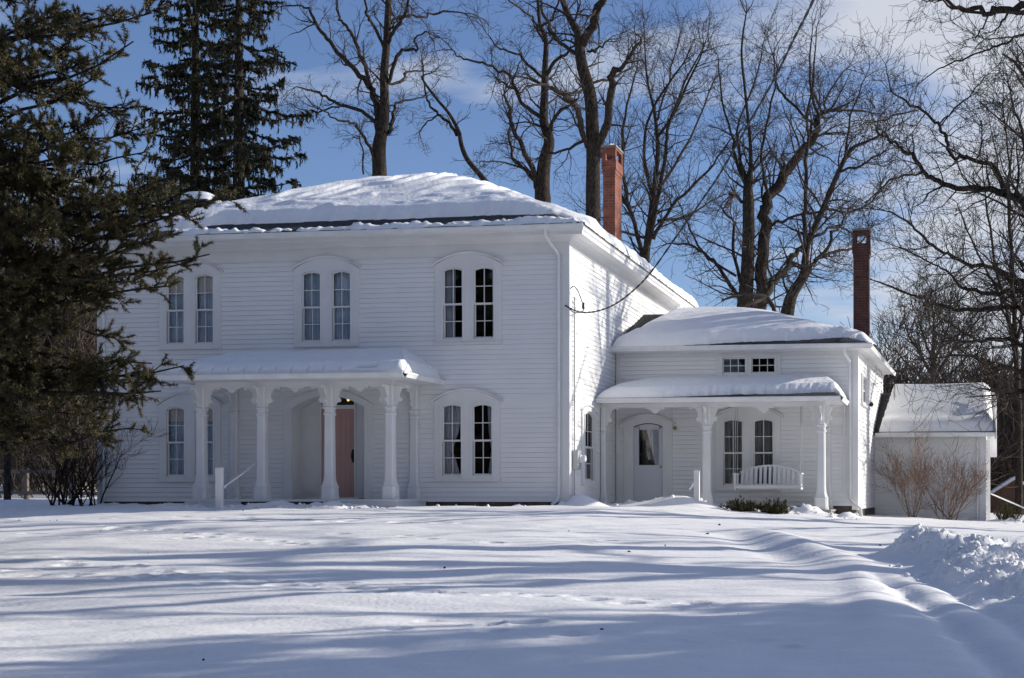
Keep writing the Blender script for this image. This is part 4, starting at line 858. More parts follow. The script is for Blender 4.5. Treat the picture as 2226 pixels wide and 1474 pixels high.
# ================================================================== vegetation
def rnd_perp(d, rr):
    a = Vector((rr.gauss(0, 1), rr.gauss(0, 1), rr.gauss(0, 1))); a = a - d * a.dot(d)
    return a.normalized() if a.length > 1e-4 else Vector((1, 0, 0))
def tubes_mesh(name, lines, sides_fn):
    """lines: list of (pts list of 3-tuples, radii list) -> one mesh, grouped by point count"""
    groups = {}
    for pts, rad in lines: groups.setdefault((len(pts), sides_fn(max(rad))), []).append((pts, rad))
    Vs = []; Qs = []; base = 0
    for (n, k), L_ in groups.items():
        Pn = np.array([l[0] for l in L_], dtype=np.float64); Rn = np.array([l[1] for l in L_], dtype=np.float64)
        T = np.empty_like(Pn); T[:, 1:-1] = Pn[:, 2:] - Pn[:, :-2]; T[:, 0] = Pn[:, 1] - Pn[:, 0]; T[:, -1] = Pn[:, -1] - Pn[:, -2]
        T /= np.linalg.norm(T, axis=2, keepdims=True) + 1e-9
        tot = Pn[:, -1] - Pn[:, 0]; ref = np.zeros_like(tot); ax = np.argmin(np.abs(tot), axis=1); ref[np.arange(len(ref)), ax] = 1
        A = np.cross(T, ref[:, None, :]); A /= np.linalg.norm(A, axis=2, keepdims=True) + 1e-9; B_ = np.cross(T, A)
        th = np.arange(k) * 2 * np.pi / k
        V_ = Pn[:, :, None, :] + Rn[:, :, None, None] * (A[:, :, None, :] * np.cos(th)[None, None, :, None] + B_[:, :, None, :] * np.sin(th)[None, None, :, None])
        m = len(L_); idx_ = base + np.arange(m * n * k).reshape(m, n, k); j = np.roll(idx_, -1, axis=2)
        q = np.stack([idx_[:, :-1], j[:, :-1], j[:, 1:], idx_[:, 1:]], -1).reshape(-1, 4)
        Vs.append(V_.reshape(-1, 3)); Qs.append(q); base += m * n * k
    return np_mesh(name, np.concatenate(Vs), Qs, True)
def sides(r): return 12 if r > 0.12 else 8 if r > 0.05 else 5 if r > 0.02 else 3

def grow(lines, p, d, length, r, level, rr, kink=0.25, up=0.12, maxl=4, rmin=0.006, kids=(5, 5, 4, 4), ang=(0.5, 1.1)):
    n = 5 if level < 2 else 4; seg = length / (n - 1); pts = [tuple(p)]; rad = [r]; dirs = [d.copy()]
    q = Vector(p); dd = Vector(d)
    for i in range(1, n):
        dd = (dd + rnd_perp(dd, rr) * rr.uniform(0.3, 1.0) * kink * 1.5 + Vector((0, 0, up))).normalized()
        q = q + dd * seg * rr.uniform(0.85, 1.15); pts.append(tuple(q)); rad.append(max(r * (1 - 0.72 * i / (n - 1)), rmin * 0.8)); dirs.append(dd.copy())
    lines.append((pts, rad))
    if level >= maxl: return
    nk = kids[min(level, len(kids) - 1)]
    for _ in range(nk):
        t = rr.uniform(0.18, 1.0); i = min(int(t * (n - 1)), n - 2); f = t * (n - 1) - i
        b = Vector(pts[i]).lerp(Vector(pts[i + 1]), f); dv = dirs[i + 1]
        a = rr.uniform(*ang); nd = (dv * math.cos(a) + rnd_perp(dv, rr) * math.sin(a)).normalized()
        rc = (rad[i] + (rad[i + 1] - rad[i]) * f) * rr.uniform(0.45, 0.7)
        grow(lines, b, nd, length * rr.uniform(0.38, 0.68), max(rc, rmin), level + 1, rr, kink, up, maxl, rmin, kids, ang)

def bare_tree(label, base_px, D, limbs, seed, cat='tree', group='bare deciduous trees around the house', spawn=2.1, tl=2.2, levels=3, bark='bark', maxr=None, spread=3.0, twigr=0.007, kink=0.36, kids=(5, 4, 3), z_ground=None, twcol='twig', up=0.05):
    """limbs: list of lists of (px, py, width_px[, dD]); first limb is the trunk"""
    rr = random.Random(seed); trunk_lines = []; lines = []; W3 = []
    for li, lb in enumerate(limbs):
        P3 = []; Rr = []; side = rr.choice((-1, 1)) * rr.uniform(0.5, 1)
        for i, e in enumerate(lb):
            dD = e[3] if len(e) > 3 else (0 if li == 0 else side * spread * (i / max(1, len(lb) - 1)) ** 1.2)
            P3.append(Vector(atD(e[0], e[1], D + dD))); Rr.append(e[2] / 2 / FPX * D)
        # smooth and roughen the limb
        sp = smooth_path(P3, 4); ra = []
        for i in range(len(sp)):
            f = i / 4; k = min(int(f), len(Rr) - 2); ra.append(Rr[k] + (Rr[k + 1] - Rr[k]) * (f - k))
        if li > 0:
            for i in range(1, len(sp) - 1): sp[i] = sp[i] + Vector((rr.gauss(0, 1), rr.gauss(0, 1), rr.gauss(0, 1))) * min(0.05, ra[i] * (0.9 if ra[i] < 0.06 else 0.3))
        W3.append((sp, ra)); trunk_lines.append(([tuple(p) for p in sp], ra))
    base = W3[0][0][0]; zg = gz(base.x, base.y) if z_ground is None else z_ground
    b0 = Vector((base.x, base.y, zg - 0.2)); r0 = W3[0][1][0]
    mid = b0.lerp(base, 0.5); trunk_lines[0] = ([tuple(b0), tuple(b0.lerp(base, 0.12)), tuple(mid)] + trunk_lines[0][0], [r0 * 1.7, r0 * 1.25, r0 * 1.1] + trunk_lines[0][1])
    E_ = empty('bare_tree', (b0.x, b0.y, zg)); tag(E_, label, cat, group)
    for li, (sp, ra) in enumerate(W3):
        L_ = sum((sp[i + 1] - sp[i]).length for i in range(len(sp) - 1)); n = int(L_ * spawn)
        for _ in range(n):
            f = rr.random() ** 0.8 * (len(sp) - 1); i = min(int(f), len(sp) - 2); p = sp[i].lerp(sp[i + 1], f - i)
            if li == 0 and f / (len(sp) - 1) < 0.3 and rr.random() < 0.7: continue
            dv = (sp[i + 1] - sp[i]).normalized(); a = rr.uniform(0.5, 1.25); nd = (dv * math.cos(a) + rnd_perp(dv, rr) * math.sin(a)).normalized(); nd = (nd + Vector((0, 0, up * 1.6))).normalized()
            rc = min(ra[i] * rr.uniform(0.25, 0.5), 0.05); ln = tl * rr.uniform(0.45, 1.15) * (0.5 + 0.6 * min(1, rc / 0.04))
            grow(lines, p, nd, ln, max(rc, twigr * 1.3), 4 - levels, rr, kink, up, 3, twigr, kids)
        # the limb tip goes on as a spray
        dv = (sp[-1] - sp[-2]).normalized()
        for _ in range(3): grow(lines, sp[-1], (dv + rnd_perp(dv, rr) * 0.5).normalized(), tl * 0.9, max(ra[-1] * 0.8, twigr * 1.5), 4 - levels, rr, kink, up, 3, twigr, kids)
    link('trunk', tubes_mesh('trunk', trunk_lines, sides), bark, E_)
    link('crown', tubes_mesh('crown', lines, sides), twcol, E_)
    return E_, len(lines)

TG = 'bare deciduous trees around the house'
cnt = []
def BT(*a, **k): e, n = bare_tree(*a, **k); cnt.append(n); return e
BT('bare tree with tall straight trunk behind the left part of the main roof', None, 60, [
    [(826, 420, 34), (825, 372, 31), (824, 320, 29), (833, 270, 24), (836, 220, 20), (835, 160, 18), (840, 100, 16), (843, 40, 15), (846, -40, 11), (850, -140, 6)],
    [(824, 300, 18), (822, 234, 15), (804, 187, 13), (775, 155, 11), (746, 128, 10), (723, 99, 9), (699, 70, 8), (679, 38, 7), (670, 17, 5), (638, 12, 3.5), (600, 15, 2)],
    [(806, 190, 10), (795, 150, 9), (787, 128, 9), (775, 96, 8), (763, 70, 7), (743, 44, 6), (734, 26, 5), (731, -10, 4)],
    [(836, 108, 8), (822, 73, 7), (804, 44, 6), (799, 26, 5), (794, -10, 5)],
    [(820, 268, 9), (787, 242, 8), (740, 228, 7), (717, 216, 6), (696, 201, 5), (667, 193, 4), (641, 190, 2)],
    [(740, 228, 4), (702, 241, 4), (658, 239, 3), (632, 225, 2)],
    [(826, 374, 9), (804, 321, 7), (781, 283, 6), (763, 266, 5), (728, 257, 4), (705, 242, 3)],
    [(844, 180, 8), (863, 123, 8), (889, 108, 6), (907, 108, 5), (901, 85, 4), (930, 70, 3)],
    [(842, 100, 8), (854, 70, 8), (874, 41, 7), (886, 15, 6), (888, -20, 5)],
    [(850, 50, 6), (863, 38, 6), (892, 35, 6), (921, 36, 5), (950, 29, 5), (1009, 29, 3)],
    [(845, 290, 9), (857, 248, 7), (860, 228, 6), (880, 220, 5), (918, 212, 3)],
    [(838, 182, 6), (870, 178, 6), (885, 155, 4), (915, 155, 3)],
    [(790, 378, 4), (788, 330, 3.5), (782, 300, 3)]], 11, spread=3.5, tl=1.5, spawn=2.0)
BT('slender bare tree leaning left over the main roof ridge', None, 57, [
    [(1060, 400, 13), (1041, 377, 12), (1015, 345, 11), (1003, 315, 10), (997, 286, 9), (977, 248, 7), (950, 216, 6), (924, 181, 5), (918, 166, 4), (939, 158, 2)],
    [(993, 294, 8), (977, 269, 7), (950, 251, 6), (933, 225, 5), (924, 187, 4), (917, 130, 3)],
    [(948, 252, 4), (925, 268, 3), (912, 288, 2)]], 12, tl=1.1, spawn=1.6)
BT('bare tree with forked limbs behind the right slope of the main roof', None, 56, [
    [(1180, 430, 36), (1179, 400, 33), (1184, 350, 28), (1194, 307, 24), (1182, 263, 20), (1184, 204, 17), (1184, 163, 14), (1187, 88, 11), (1174, 55, 8), (1169, 0, 7), (1160, -60, 5)],
    [(1172, 415, 14), (1155, 365, 12), (1131, 307, 10), (1111, 263, 8), (1108, 234, 7), (1096, 204, 4)],
    [(1174, 254, 10), (1140, 228, 8), (1123, 201, 8), (1108, 163, 7), (1079, 149, 6), (1050, 137, 5), (1009, 128, 4), (982, 108, 3)],
    [(1130, 205, 6), (1110, 190, 6), (1085, 180, 4)],
    [(1180, 169, 7), (1137, 131, 6), (1120, 117, 5), (1085, 105, 4), (1060, 75, 2)],
    [(1160, 390, 9), (1120, 350, 7), (1110, 320, 6), (1108, 260, 5)],
    [(1193, 285, 9), (1216, 242, 7), (1242, 228, 5)], [(1188, 163, 9), (1213, 126, 7), (1242, 107, 5), (1260, 80, 3)],
    [(1182, 90, 7), (1160, 45, 5), (1130, 20, 4), (1100, -10, 3)], [(1178, 57, 6), (1200, 40, 5), (1215, 0, 4)],
    [(1155, 375, 5), (1100, 355, 4), (1050, 350, 3)]], 13, tl=1.5, spawn=2.4)
BT('massive dark bare trunk forking high behind the taller brick chimney', None, 50, [
    [(1287, 520, 36), (1289, 485, 34), (1289, 400, 32), (1289, 339, 30), (1286, 237, 29), (1279, 190, 27), (1265, 142, 25), (1259, 95, 22), (1256, 70, 17), (1236, 34, 14), (1216, -20, 12), (1200, -80, 9)],
    [(1263, 100, 18), (1286, 58, 18), (1299, 20, 17), (1316, -20, 14), (1330, -80, 10)],
    [(1300, 340, 18), (1306, 310, 18), (1320, 271, 18), (1330, 190, 16), (1332, 156, 14), (1353, 146, 9), (1381, 105, 6), (1392, 80, 3)],
    [(1277, 320, 12), (1269, 292, 13), (1259, 254, 13), (1245, 224, 13), (1225, 207, 11), (1197, 190, 8)],
    [(1255, 120, 9), (1218, 92, 8), (1194, 61, 7), (1177, 17, 6), (1170, -20, 4)],
    [(1228, 210, 7), (1250, 205, 6), (1270, 190, 5)], [(1277, 112, 5), (1300, 108, 5), (1318, 90, 3)],
    [(1287, 300, 8), (1240, 320, 6), (1200, 335, 5), (1180, 340, 3)],
    [(1290, 180, 6), (1330, 170, 5), (1370, 150, 4)]], 14, tl=1.5, spawn=2.8, bark='bark')
BT('broad fan-shaped bare tree just right of the taller chimney', None, 68, [
    [(1402, 590, 20), (1404, 560, 18), (1410, 500, 14), (1418, 440, 12), (1430, 330, 10), (1422, 240, 7), (1408, 180, 5), (1402, 110, 3), (1400, 60, 2)],
    [(1408, 540, 11), (1428, 440, 10), (1448, 330, 8), (1455, 270, 6), (1480, 200, 5), (1520, 120, 3)],
    [(1402, 570, 11), (1380, 490, 9), (1360, 420, 8), (1352, 330, 7), (1362, 230, 5), (1385, 150, 3)],
    [(1420, 520, 8), (1460, 450, 7), (1510, 400, 6), (1560, 340, 4), (1600, 290, 2)],
    [(1418, 440, 8), (1400, 300, 6), (1440, 200, 5), (1490, 130, 3)],
    [(1428, 300, 7), (1480, 220, 6), (1530, 100, 3)], [(1375, 470, 8), (1340, 400, 6), (1320, 330, 4)],
    [(1440, 400, 7), (1500, 300, 5), (1550, 180, 3)], [(1430, 260, 5), (1460, 150, 4), (1480, 70, 2)],
    [(1410, 520, 7), (1350, 500, 5), (1300, 470, 3)], [(1430, 480, 7), (1490, 470, 5), (1560, 430, 3)]], 15, tl=2.4, spawn=3.4, kink=0.3, spread=4)
BT('bare tree with thick twin trunks rising behind the side wing roof', None, 54, [
    [(1617, 690, 40), (1619, 667, 36), (1624, 600, 30), (1627, 520, 27), (1627, 442, 26), (1626, 404, 20), (1632, 360, 9), (1630, 300, 7), (1620, 200, 6), (1612, 110, 5), (1622, 30, 3)],
    [(1650, 690, 34), (1655, 640, 29), (1658, 556, 26), (1661, 470, 25), (1667, 434, 24), (1701, 394, 23), (1735, 337, 20), (1763, 311, 16), (1775, 281, 14), (1779, 256, 13), (1803, 240, 9), (1832, 240, 5)],
    [(1626, 410, 9), (1600, 350, 7), (1590, 290, 5), (1570, 200, 4), (1560, 120, 2)], [(1622, 400, 8), (1600, 290, 5), (1640, 180, 4), (1660, 90, 2)],
    [(1612, 440, 7), (1596, 420, 9), (1590, 434, 4)],
    [(1703, 395, 8), (1704, 350, 6), (1701, 335, 3)], [(1672, 430, 8), (1655, 350, 6), (1670, 250, 5), (1690, 150, 3)],
    [(1621, 667, 10), (1578, 608, 9), (1550, 565, 7), (1507, 536, 5), (1450, 530, 3)],
    [(1612, 620, 8), (1595, 551, 7), (1592, 485, 6), (1572, 454, 4)],
    [(1668, 490, 6), (1700, 480, 6), (1770, 462, 5), (1800, 450, 3)],
    [(1775, 281, 6), (1720, 220, 6), (1690, 190, 4), (1680, 120, 3)], [(1780, 270, 7), (1760, 180, 5), (1765, 80, 3)],
    [(1790, 244, 6), (1800, 200, 4), (1840, 150, 3)], [(1600, 600, 6), (1540, 560, 5), (1500, 500, 4), (1480, 450, 2)]], 16, tl=1.9, spawn=3.4, kink=0.34)
BT('bare tree with crooked splitting trunk left of the smaller chimney', None, 51, [
    [(1708, 705, 34), (1712, 678, 30), (1722, 640, 25), (1746, 600, 20), (1751, 560, 16), (1757, 525, 14), (1775, 485, 13), (1792, 448, 13), (1823, 374, 11), (1850, 325, 9), (1885, 308, 6), (1920, 290, 3)],
    [(1752, 540, 12), (1749, 480, 9), (1752, 440, 9), (1752, 350, 8), (1756, 250, 6), (1770, 150, 4), (1775, 60, 2)],
    [(1748, 534, 11), (1721, 560, 12), (1700, 595, 12), (1678, 622, 13), (1666, 645, 14)],
    [(1738, 612, 10), (1755, 600, 10), (1769, 570, 9), (1798, 542, 8), (1818, 500, 6), (1835, 474, 4)],
    [(1762, 522, 7), (1800, 500, 6), (1830, 495, 5), (1860, 520, 3)],
    [(1770, 566, 7), (1820, 545, 6), (1860, 540, 5), (1890, 500, 3)],
    [(1792, 452, 6), (1830, 460, 5), (1870, 455, 4), (1910, 420, 3)],
    [(1790, 455, 5), (1740, 380, 4), (1720, 300, 3)], [(1825, 374, 6), (1870, 360, 5), (1920, 330, 3)],
    [(1724, 650, 5), (1705, 622, 5), (1700, 590, 3)], [(1830, 360, 6), (1850, 250, 4), (1880, 170, 2)]], 17, tl=1.9, spawn=3.3)
BT('huge spreading bare tree reaching in from the right edge above the rear roof', None, 40, [
    [(2290, 1000, 70), (2262, 930, 62), (2250, 860, 56), (2245, 780, 50), (2250, 690, 42), (2255, 600, 38), (2250, 500, 32), (2256, 400, 26), (2270, 200, 18)],
    [(2252, 470, 24), (2226, 440, 18), (2190, 425, 16), (2150, 412, 14), (2080, 408, 12), (2030, 390, 11), (2008, 372, 9), (1985, 340, 9), (1960, 322, 7), (1935, 305, 6), (1905, 285, 4)],
    [(2185, 424, 14), (2176, 395, 11), (2160, 362, 10), (2125, 350, 9), (2098, 345, 8), (2065, 330, 8), (2058, 295, 8), (2040, 270, 7), (2000, 240, 6), (1960, 215, 5), (1935, 190, 3), (1925, 140, 2)],
    [(1995, 240, 4), (1950, 250, 4), (1900, 265, 3), (1870, 270, 2)], [(2044, 268, 4), (2085, 225, 4), (2110, 205, 3), (2150, 160, 2)],
    [(2120, 352, 4), (2135, 320, 4), (2135, 270, 3)], [(2005, 375, 6), (1975, 382, 5), (1935, 395, 5), (1900, 425, 3), (1880, 440, 2)],
    [(2262, 640, 18), (2226, 615, 13), (2190, 600, 11), (2160, 582, 9), (2100, 572, 8), (2060, 552, 7), (2020, 525, 6), (1980, 490, 5), (1930, 460, 3)],
    [(2262, 650, 15), (2215, 632, 11), (2160, 640, 10), (2110, 630, 8), (2080, 615, 7), (2060, 590, 5), (2030, 575, 4), (1960, 540, 3)],
    [(2255, 700, 15), (2226, 672, 10), (2180, 668, 10), (2130, 672, 9), (2080, 672, 9), (2040, 662, 8), (2000, 645, 6), (1960, 632, 5), (1900, 610, 3)],
    [(2256, 760, 16), (2215, 745, 12), (2180, 738, 9), (2120, 742, 7), (2070, 740, 4)],
    [(2120, 742, 5), (2060, 700, 5), (2010, 665, 4)], [(2250, 820, 14), (2200, 800, 11), (2150, 790, 8), (2090, 770, 5), (2030, 780, 3)],
    [(2265, 520, 14), (2240, 380, 9), (2215, 260, 6), (2190, 180, 3)], [(2258, 700, 10), (2205, 600, 8), (2195, 480, 6), (2190, 330, 4), (2180, 220, 2)],
    [(2220, 850, 12), (2180, 862, 9), (2160, 850, 6), (2130, 845, 3)]], 18, tl=1.9, spawn=5.2, kink=0.32, spread=3.5, kids=(5, 4, 3))
BT('near bare branches hanging into the top right corner', None, 24, [
    [(2560, 700, 80), (2530, 400, 70), (2480, 150, 60), (2420, 0, 50), (2360, -150, 40)],
    [(2440, 60, 24), (2330, 10, 20), (2240, 12, 17), (2180, 22, 16), (2140, 22, 12), (2095, 18, 9), (2065, 5, 7), (2040, -15, 5)],
    [(2170, 24, 8), (2130, 28, 7), (2080, 22, 6), (2050, 0, 4)], [(2330, 5, 10), (2226, 24, 8), (2190, 30, 6), (2170, 60, 4)],
    [(2150, 30, 5), (2135, 60, 4), (2121, 82, 3)], [(2400, 60, 10), (2226, 78, 6), (2180, 98, 5), (2140, 112, 4), (2090, 130, 4), (2040, 150, 3), (2000, 180, 2)],
    [(2226, 76, 4), (2190, 82, 4), (2140, 85, 3)], [(2300, -30, 14), (2200, -20, 10), (2120, -30, 6)]], 19, tl=0.9, spawn=2.2, spread=1.2, twigr=0.004)
BT('thin upright bare saplings standing behind the ridge of the rear roof', None, 62, [
    [(2215, 900, 14), (2210, 800, 12), (2205, 690, 10), (2200, 560, 8), (2192, 430, 6), (2200, 320, 3)], [(2210, 790, 8), (2180, 640, 6), (2150, 500, 5), (2140, 400, 3)],
    [(2208, 760, 7), (2226, 640, 6), (2240, 500, 4)], [(2205, 720, 6), (2160, 620, 5), (2110, 520, 4), (2080, 440, 2)]], 20, tl=2.6, spawn=4.0, kink=0.18)
BT('round-crowned bare tree on the wooded slope above the wing roof', None, 95, [
    [(2030, 900, 14), (2030, 830, 12), (2028, 780, 10), (2030, 730, 7), (2030, 700, 4)], [(2030, 820, 8), (2000, 770, 6), (1975, 730, 4)], [(2030, 820, 8), (2065, 770, 6), (2090, 735, 4)],
    [(2029, 790, 7), (2010, 740, 5), (2000, 705, 3)], [(2029, 790, 7), (2050, 740, 5), (2062, 708, 3)], [(2028, 840, 7), (1980, 800, 5), (1950, 765, 3)], [(2032, 840, 7), (2080, 800, 5), (2100, 775, 3)]], 21, tl=3.2, spawn=3.6, kink=0.14, twigr=0.016, up=0.2, twcol='wood_brown', bark='wood_brown')
# trees outside the frame on the right: they throw the long shadows across the lawn
def off_tree(label, x, y, h, r, seed, spread=0.55, kids=(3, 3, 2)):
    rr = random.Random(seed); lines = []; tr_ = []; z = gz(x, y) - 0.2; p = Vector((x, y, z)); pts = [p]; d = Vector((0, 0, 1))
    for i in range(7): d = (d + Vector((rr.gauss(0, 0.09), rr.gauss(0, 0.09), 0))).normalized(); p = p + d * h / 7; pts.append(p)
    ra = [r * (1.4 if i == 0 else 1 - 0.11 * i) for i in range(8)]; tr_.append(([tuple(a) for a in pts], ra))
    for k in range(9):
        i = rr.randint(2, 7); a = rr.uniform(0, 6.28); nd = Vector((math.cos(a) * spread, math.sin(a) * spread, rr.uniform(0.25, 0.8))).normalized()
        grow(lines, pts[i], nd, h * rr.uniform(0.35, 0.6), ra[i] * rr.uniform(0.5, 0.8), 0, rr, 0.26, 0.06, 2, 0.02, kids)
    E_ = empty('bare_tree', (x, y, z)); tag(E_, label, 'tree', TG)
    link('trunk', tubes_mesh('trunk', tr_, sides), 'bark', E_); link('crown', tubes_mesh('crown', lines, sides), 'twig', E_)
off_tree('thick bare roadside tree beyond the right edge, nearest the snow bank', 17.5, -8.2, 12, 0.52, 31, 0.6)
off_tree('bare tree beyond the right edge, level with the porch fronts', 17.2, 3.2, 13, 0.40, 32, 0.7)
off_tree('slim bare tree beyond the right edge, farthest back by the shed', 29, 1.5, 12, 0.22, 33, 0.7)
off_tree('tall bare tree beyond the right edge above the drive', 25, -9.6, 14, 0.34, 34, 0.9)
off_tree('bare tree beyond the right edge close to the viewer', 21.5, -14.6, 12, 0.30, 35, 0.9)
off_tree('bare tree beyond the right edge, straight behind the snow bank', 20.0, -2.2, 12, 0.30, 36, 0.7)
off_tree('bare tree beyond the right edge, just nearer than the thickest one', 20.5, -10.6, 12, 0.28, 37, 0.8)
print('branch lines', cnt)

# ------------------------------------------------------------------ needles
def tri_mesh(name, A, B_, C_):
    n = len(A); V_ = np.empty((n * 3, 3)); V_[0::3] = A; V_[1::3] = B_; V_[2::3] = C_
    return np_mesh(name, V_, [np.arange(n * 3).reshape(n, 3)])
def tufts(rs_, P_, Dv, n, ln, wd, spread=0.9):
    """needle brushes: P (k,3) points, Dv (k,3) shoot directions"""
    k = len(P_); P_ = np.repeat(P_, n, 0); Dd = np.repeat(Dv, n, 0); m = k * n
    r_ = rs_.normal(size=(m, 3)); r_ /= np.linalg.norm(r_, axis=1, keepdims=True)
    d_ = Dd + r_ * spread; d_ /= np.linalg.norm(d_, axis=1, keepdims=True)
    st = P_ - Dd * (rs_.rand(m, 1) * ln * 1.2); tip = st + d_ * ln * (0.7 + 0.5 * rs_.rand(m, 1))
    w_ = np.cross(d_, rs_.normal(size=(m, 3))); w_ /= np.linalg.norm(w_, axis=1, keepdims=True); w_ *= wd / 2
    return st - w_, st + w_, tip
# foreground pine at the left edge
rr = random.Random(5); rs_ = np.random.RandomState(5)
PT = atD(-200, 1090, 21.0); pz = gz(PT[0], PT[1])
PE = empty('pine_tree', (PT[0], PT[1], pz)); tag(PE, 'dark green pine tree filling the left edge in front of the house', 'tree')
lines = []; tp = []; td = []
tk = [(tuple(Vector((PT[0] + 0.05 * math.sin(i), PT[1], pz - 0.2 + i * 1.1)))) for i in range(13)]
def pine_branch(p0, p1, rad, nsub, sag=0.0, sublen=1.0):
    p0 = Vector(p0); p1 = Vector(p1); L_ = (p1 - p0).length; pts = []
    for i in range(9):
        f = i / 8; q = p0.lerp(p1, f) + Vector((0, 0, -sag * math.sin(f * 3.14) * L_)) + Vector((rr.gauss(0, .03), rr.gauss(0, .05), rr.gauss(0, .03))) * (L_ * 0.35); pts.append(q)
    pts[0] = p0; pts[-1] = p1
    lines.append(([tuple(q) for q in pts], [rad * (1 - 0.8 * i / 8) for i in range(9)]))
    for k in range(nsub):
        f = rr.uniform(0.28, 1.0) ** 0.8; i = min(int(f * 8), 7); b = pts[i].lerp(pts[i + 1], f * 8 - i); dv = (pts[i + 1] - pts[i]).normalized()
        a = rr.uniform(0.35, 1.0); nd = (dv * math.cos(a) + rnd_perp(dv, rr) * math.sin(a) + Vector((0, 0, 0.12))).normalized()
        l = sublen * rr.uniform(0.35, 1.0) * (1.15 - 0.6 * f); sub = [b]; dd = nd
        for j in range(4): dd = (dd + rnd_perp(dd, rr) * 0.22 + Vector((0, 0, -0.02))).normalized(); sub.append(sub[-1] + dd * l / 4)
        lines.append(([tuple(q) for q in sub], [0.014, 0.011, 0.009, 0.007, 0.005]))
        for j in range(3):
            s_ = sub[rr.randint(1, 4)]; ed = (dd + rnd_perp(dd, rr) * 0.9 + Vector((0, 0, 0.25))).normalized(); e = s_ + ed * rr.uniform(0.10, 0.26)
            lines.append(([tuple(s_), tuple(e)], [0.006, 0.004]))
            for q_ in (0.0, 0.05, 0.10): tp.append(tuple(e - ed * q_)); td.append(tuple(ed))
        tp.append(tuple(sub[-1])); td.append(tuple(dd))
tips = [(330, 28, 19, 40), (205, 55, 20, 46), (290, 90, 19.5, 20), (215, 125, 21, 50), (120, 30, 19, 46), (40, -10, 20, 40), (205, 170, 20, 34), (60, 120, 19, 60), (150, 200, 21, 60), (270, 235, 21, 46),
        (90, 260, 19, 66), (240, 300, 20, 56), (320, 330, 21, 40), (180, 340, 19, 70), (370, 385, 20.5, 46), (60, 380, 21, 80), (290, 420, 19.5, 60), (480, 430, 20, 22), (395, 505, 20.5, 26), (200, 450, 20, 90), (100, 480, 19, 90), (340, 470, 21, 50),
        (455, 553, 19.5, 34), (270, 520, 20, 60), (370, 622, 20, 30), (250, 590, 21, 60), (120, 580, 20, 90), (40, 620, 19.5, 80), (240, 660, 20.5, 40), (160, 690, 20, 64), (250, 735, 21, 36), (60, 740, 20, 80), (400, 795, 20, 46), (350, 850, 19.5, 40), (250, 800, 20, 60), (150, 820, 20.5, 74), (290, 930, 20, 40), (60, 860, 19.5, 76), (200, 900, 21, 54), (230, 950, 20, 26), (110, 930, 20, 56), (20, 930, 20, 50), (380, 440, 20, 24), (130, 400, 20, 70), (40, 500, 20.5, 60), (230, 390, 21, 44), (420, 455, 20, 36), (350, 520, 20, 40), (300, 570, 20, 44), (410, 570, 20, 26), (340, 590, 20.5, 34), (300, 480, 20, 50), (350, 410, 21, 40), (300, 280, 21, 30), (200, 260, 20, 44), (330, 790, 20, 30), (300, 860, 20, 34), (340, 830, 20, 30), (200, 640, 20.5, 50), (380, 470, 20, 34), (150, 100, 20, 40), (250, 30, 20, 26)]
for (a, b, D, ns) in tips:
    e = atD(a, b, D); hs_ = e[2] + rr.uniform(-0.8, 0.6) * (1 + abs(a - 100) / 400); hs_ = max(hs_, pz + 1.2)
    pine_branch((PT[0], PT[1], hs_ + 0.3), e, 0.05, int(ns * (0.62 if a < 240 else 0.5)), sag=rr.uniform(0.0, 0.07), sublen=0.54)
for k in range(12):    # the far and hidden sides of the crown
    a = rr.uniform(1.7, 6.0); h_ = rr.uniform(1.5, 11); ln = 3.6 * (1 - h_ / 16)
    pine_branch((PT[0], PT[1], pz + h_), (PT[0] + math.cos(a) * ln, PT[1] + math.sin(a) * ln, pz + h_ + 0.2), 0.045, 22, 0.03)
link('trunk', tubes_mesh('trunk', [(tk, [0.28 * (1 - 0.06 * i) for i in range(13)])], sides), 'bark', PE)
link('branch', tubes_mesh('branch', lines, sides), 'bark', PE)
tp = np.array(tp); td = np.array(td); print('pine tufts', len(tp))
link('crown', tri_mesh('crown', *tufts(rs_, tp, td, 25, 0.064, 0.012, 1.1)), 'needle', PE)
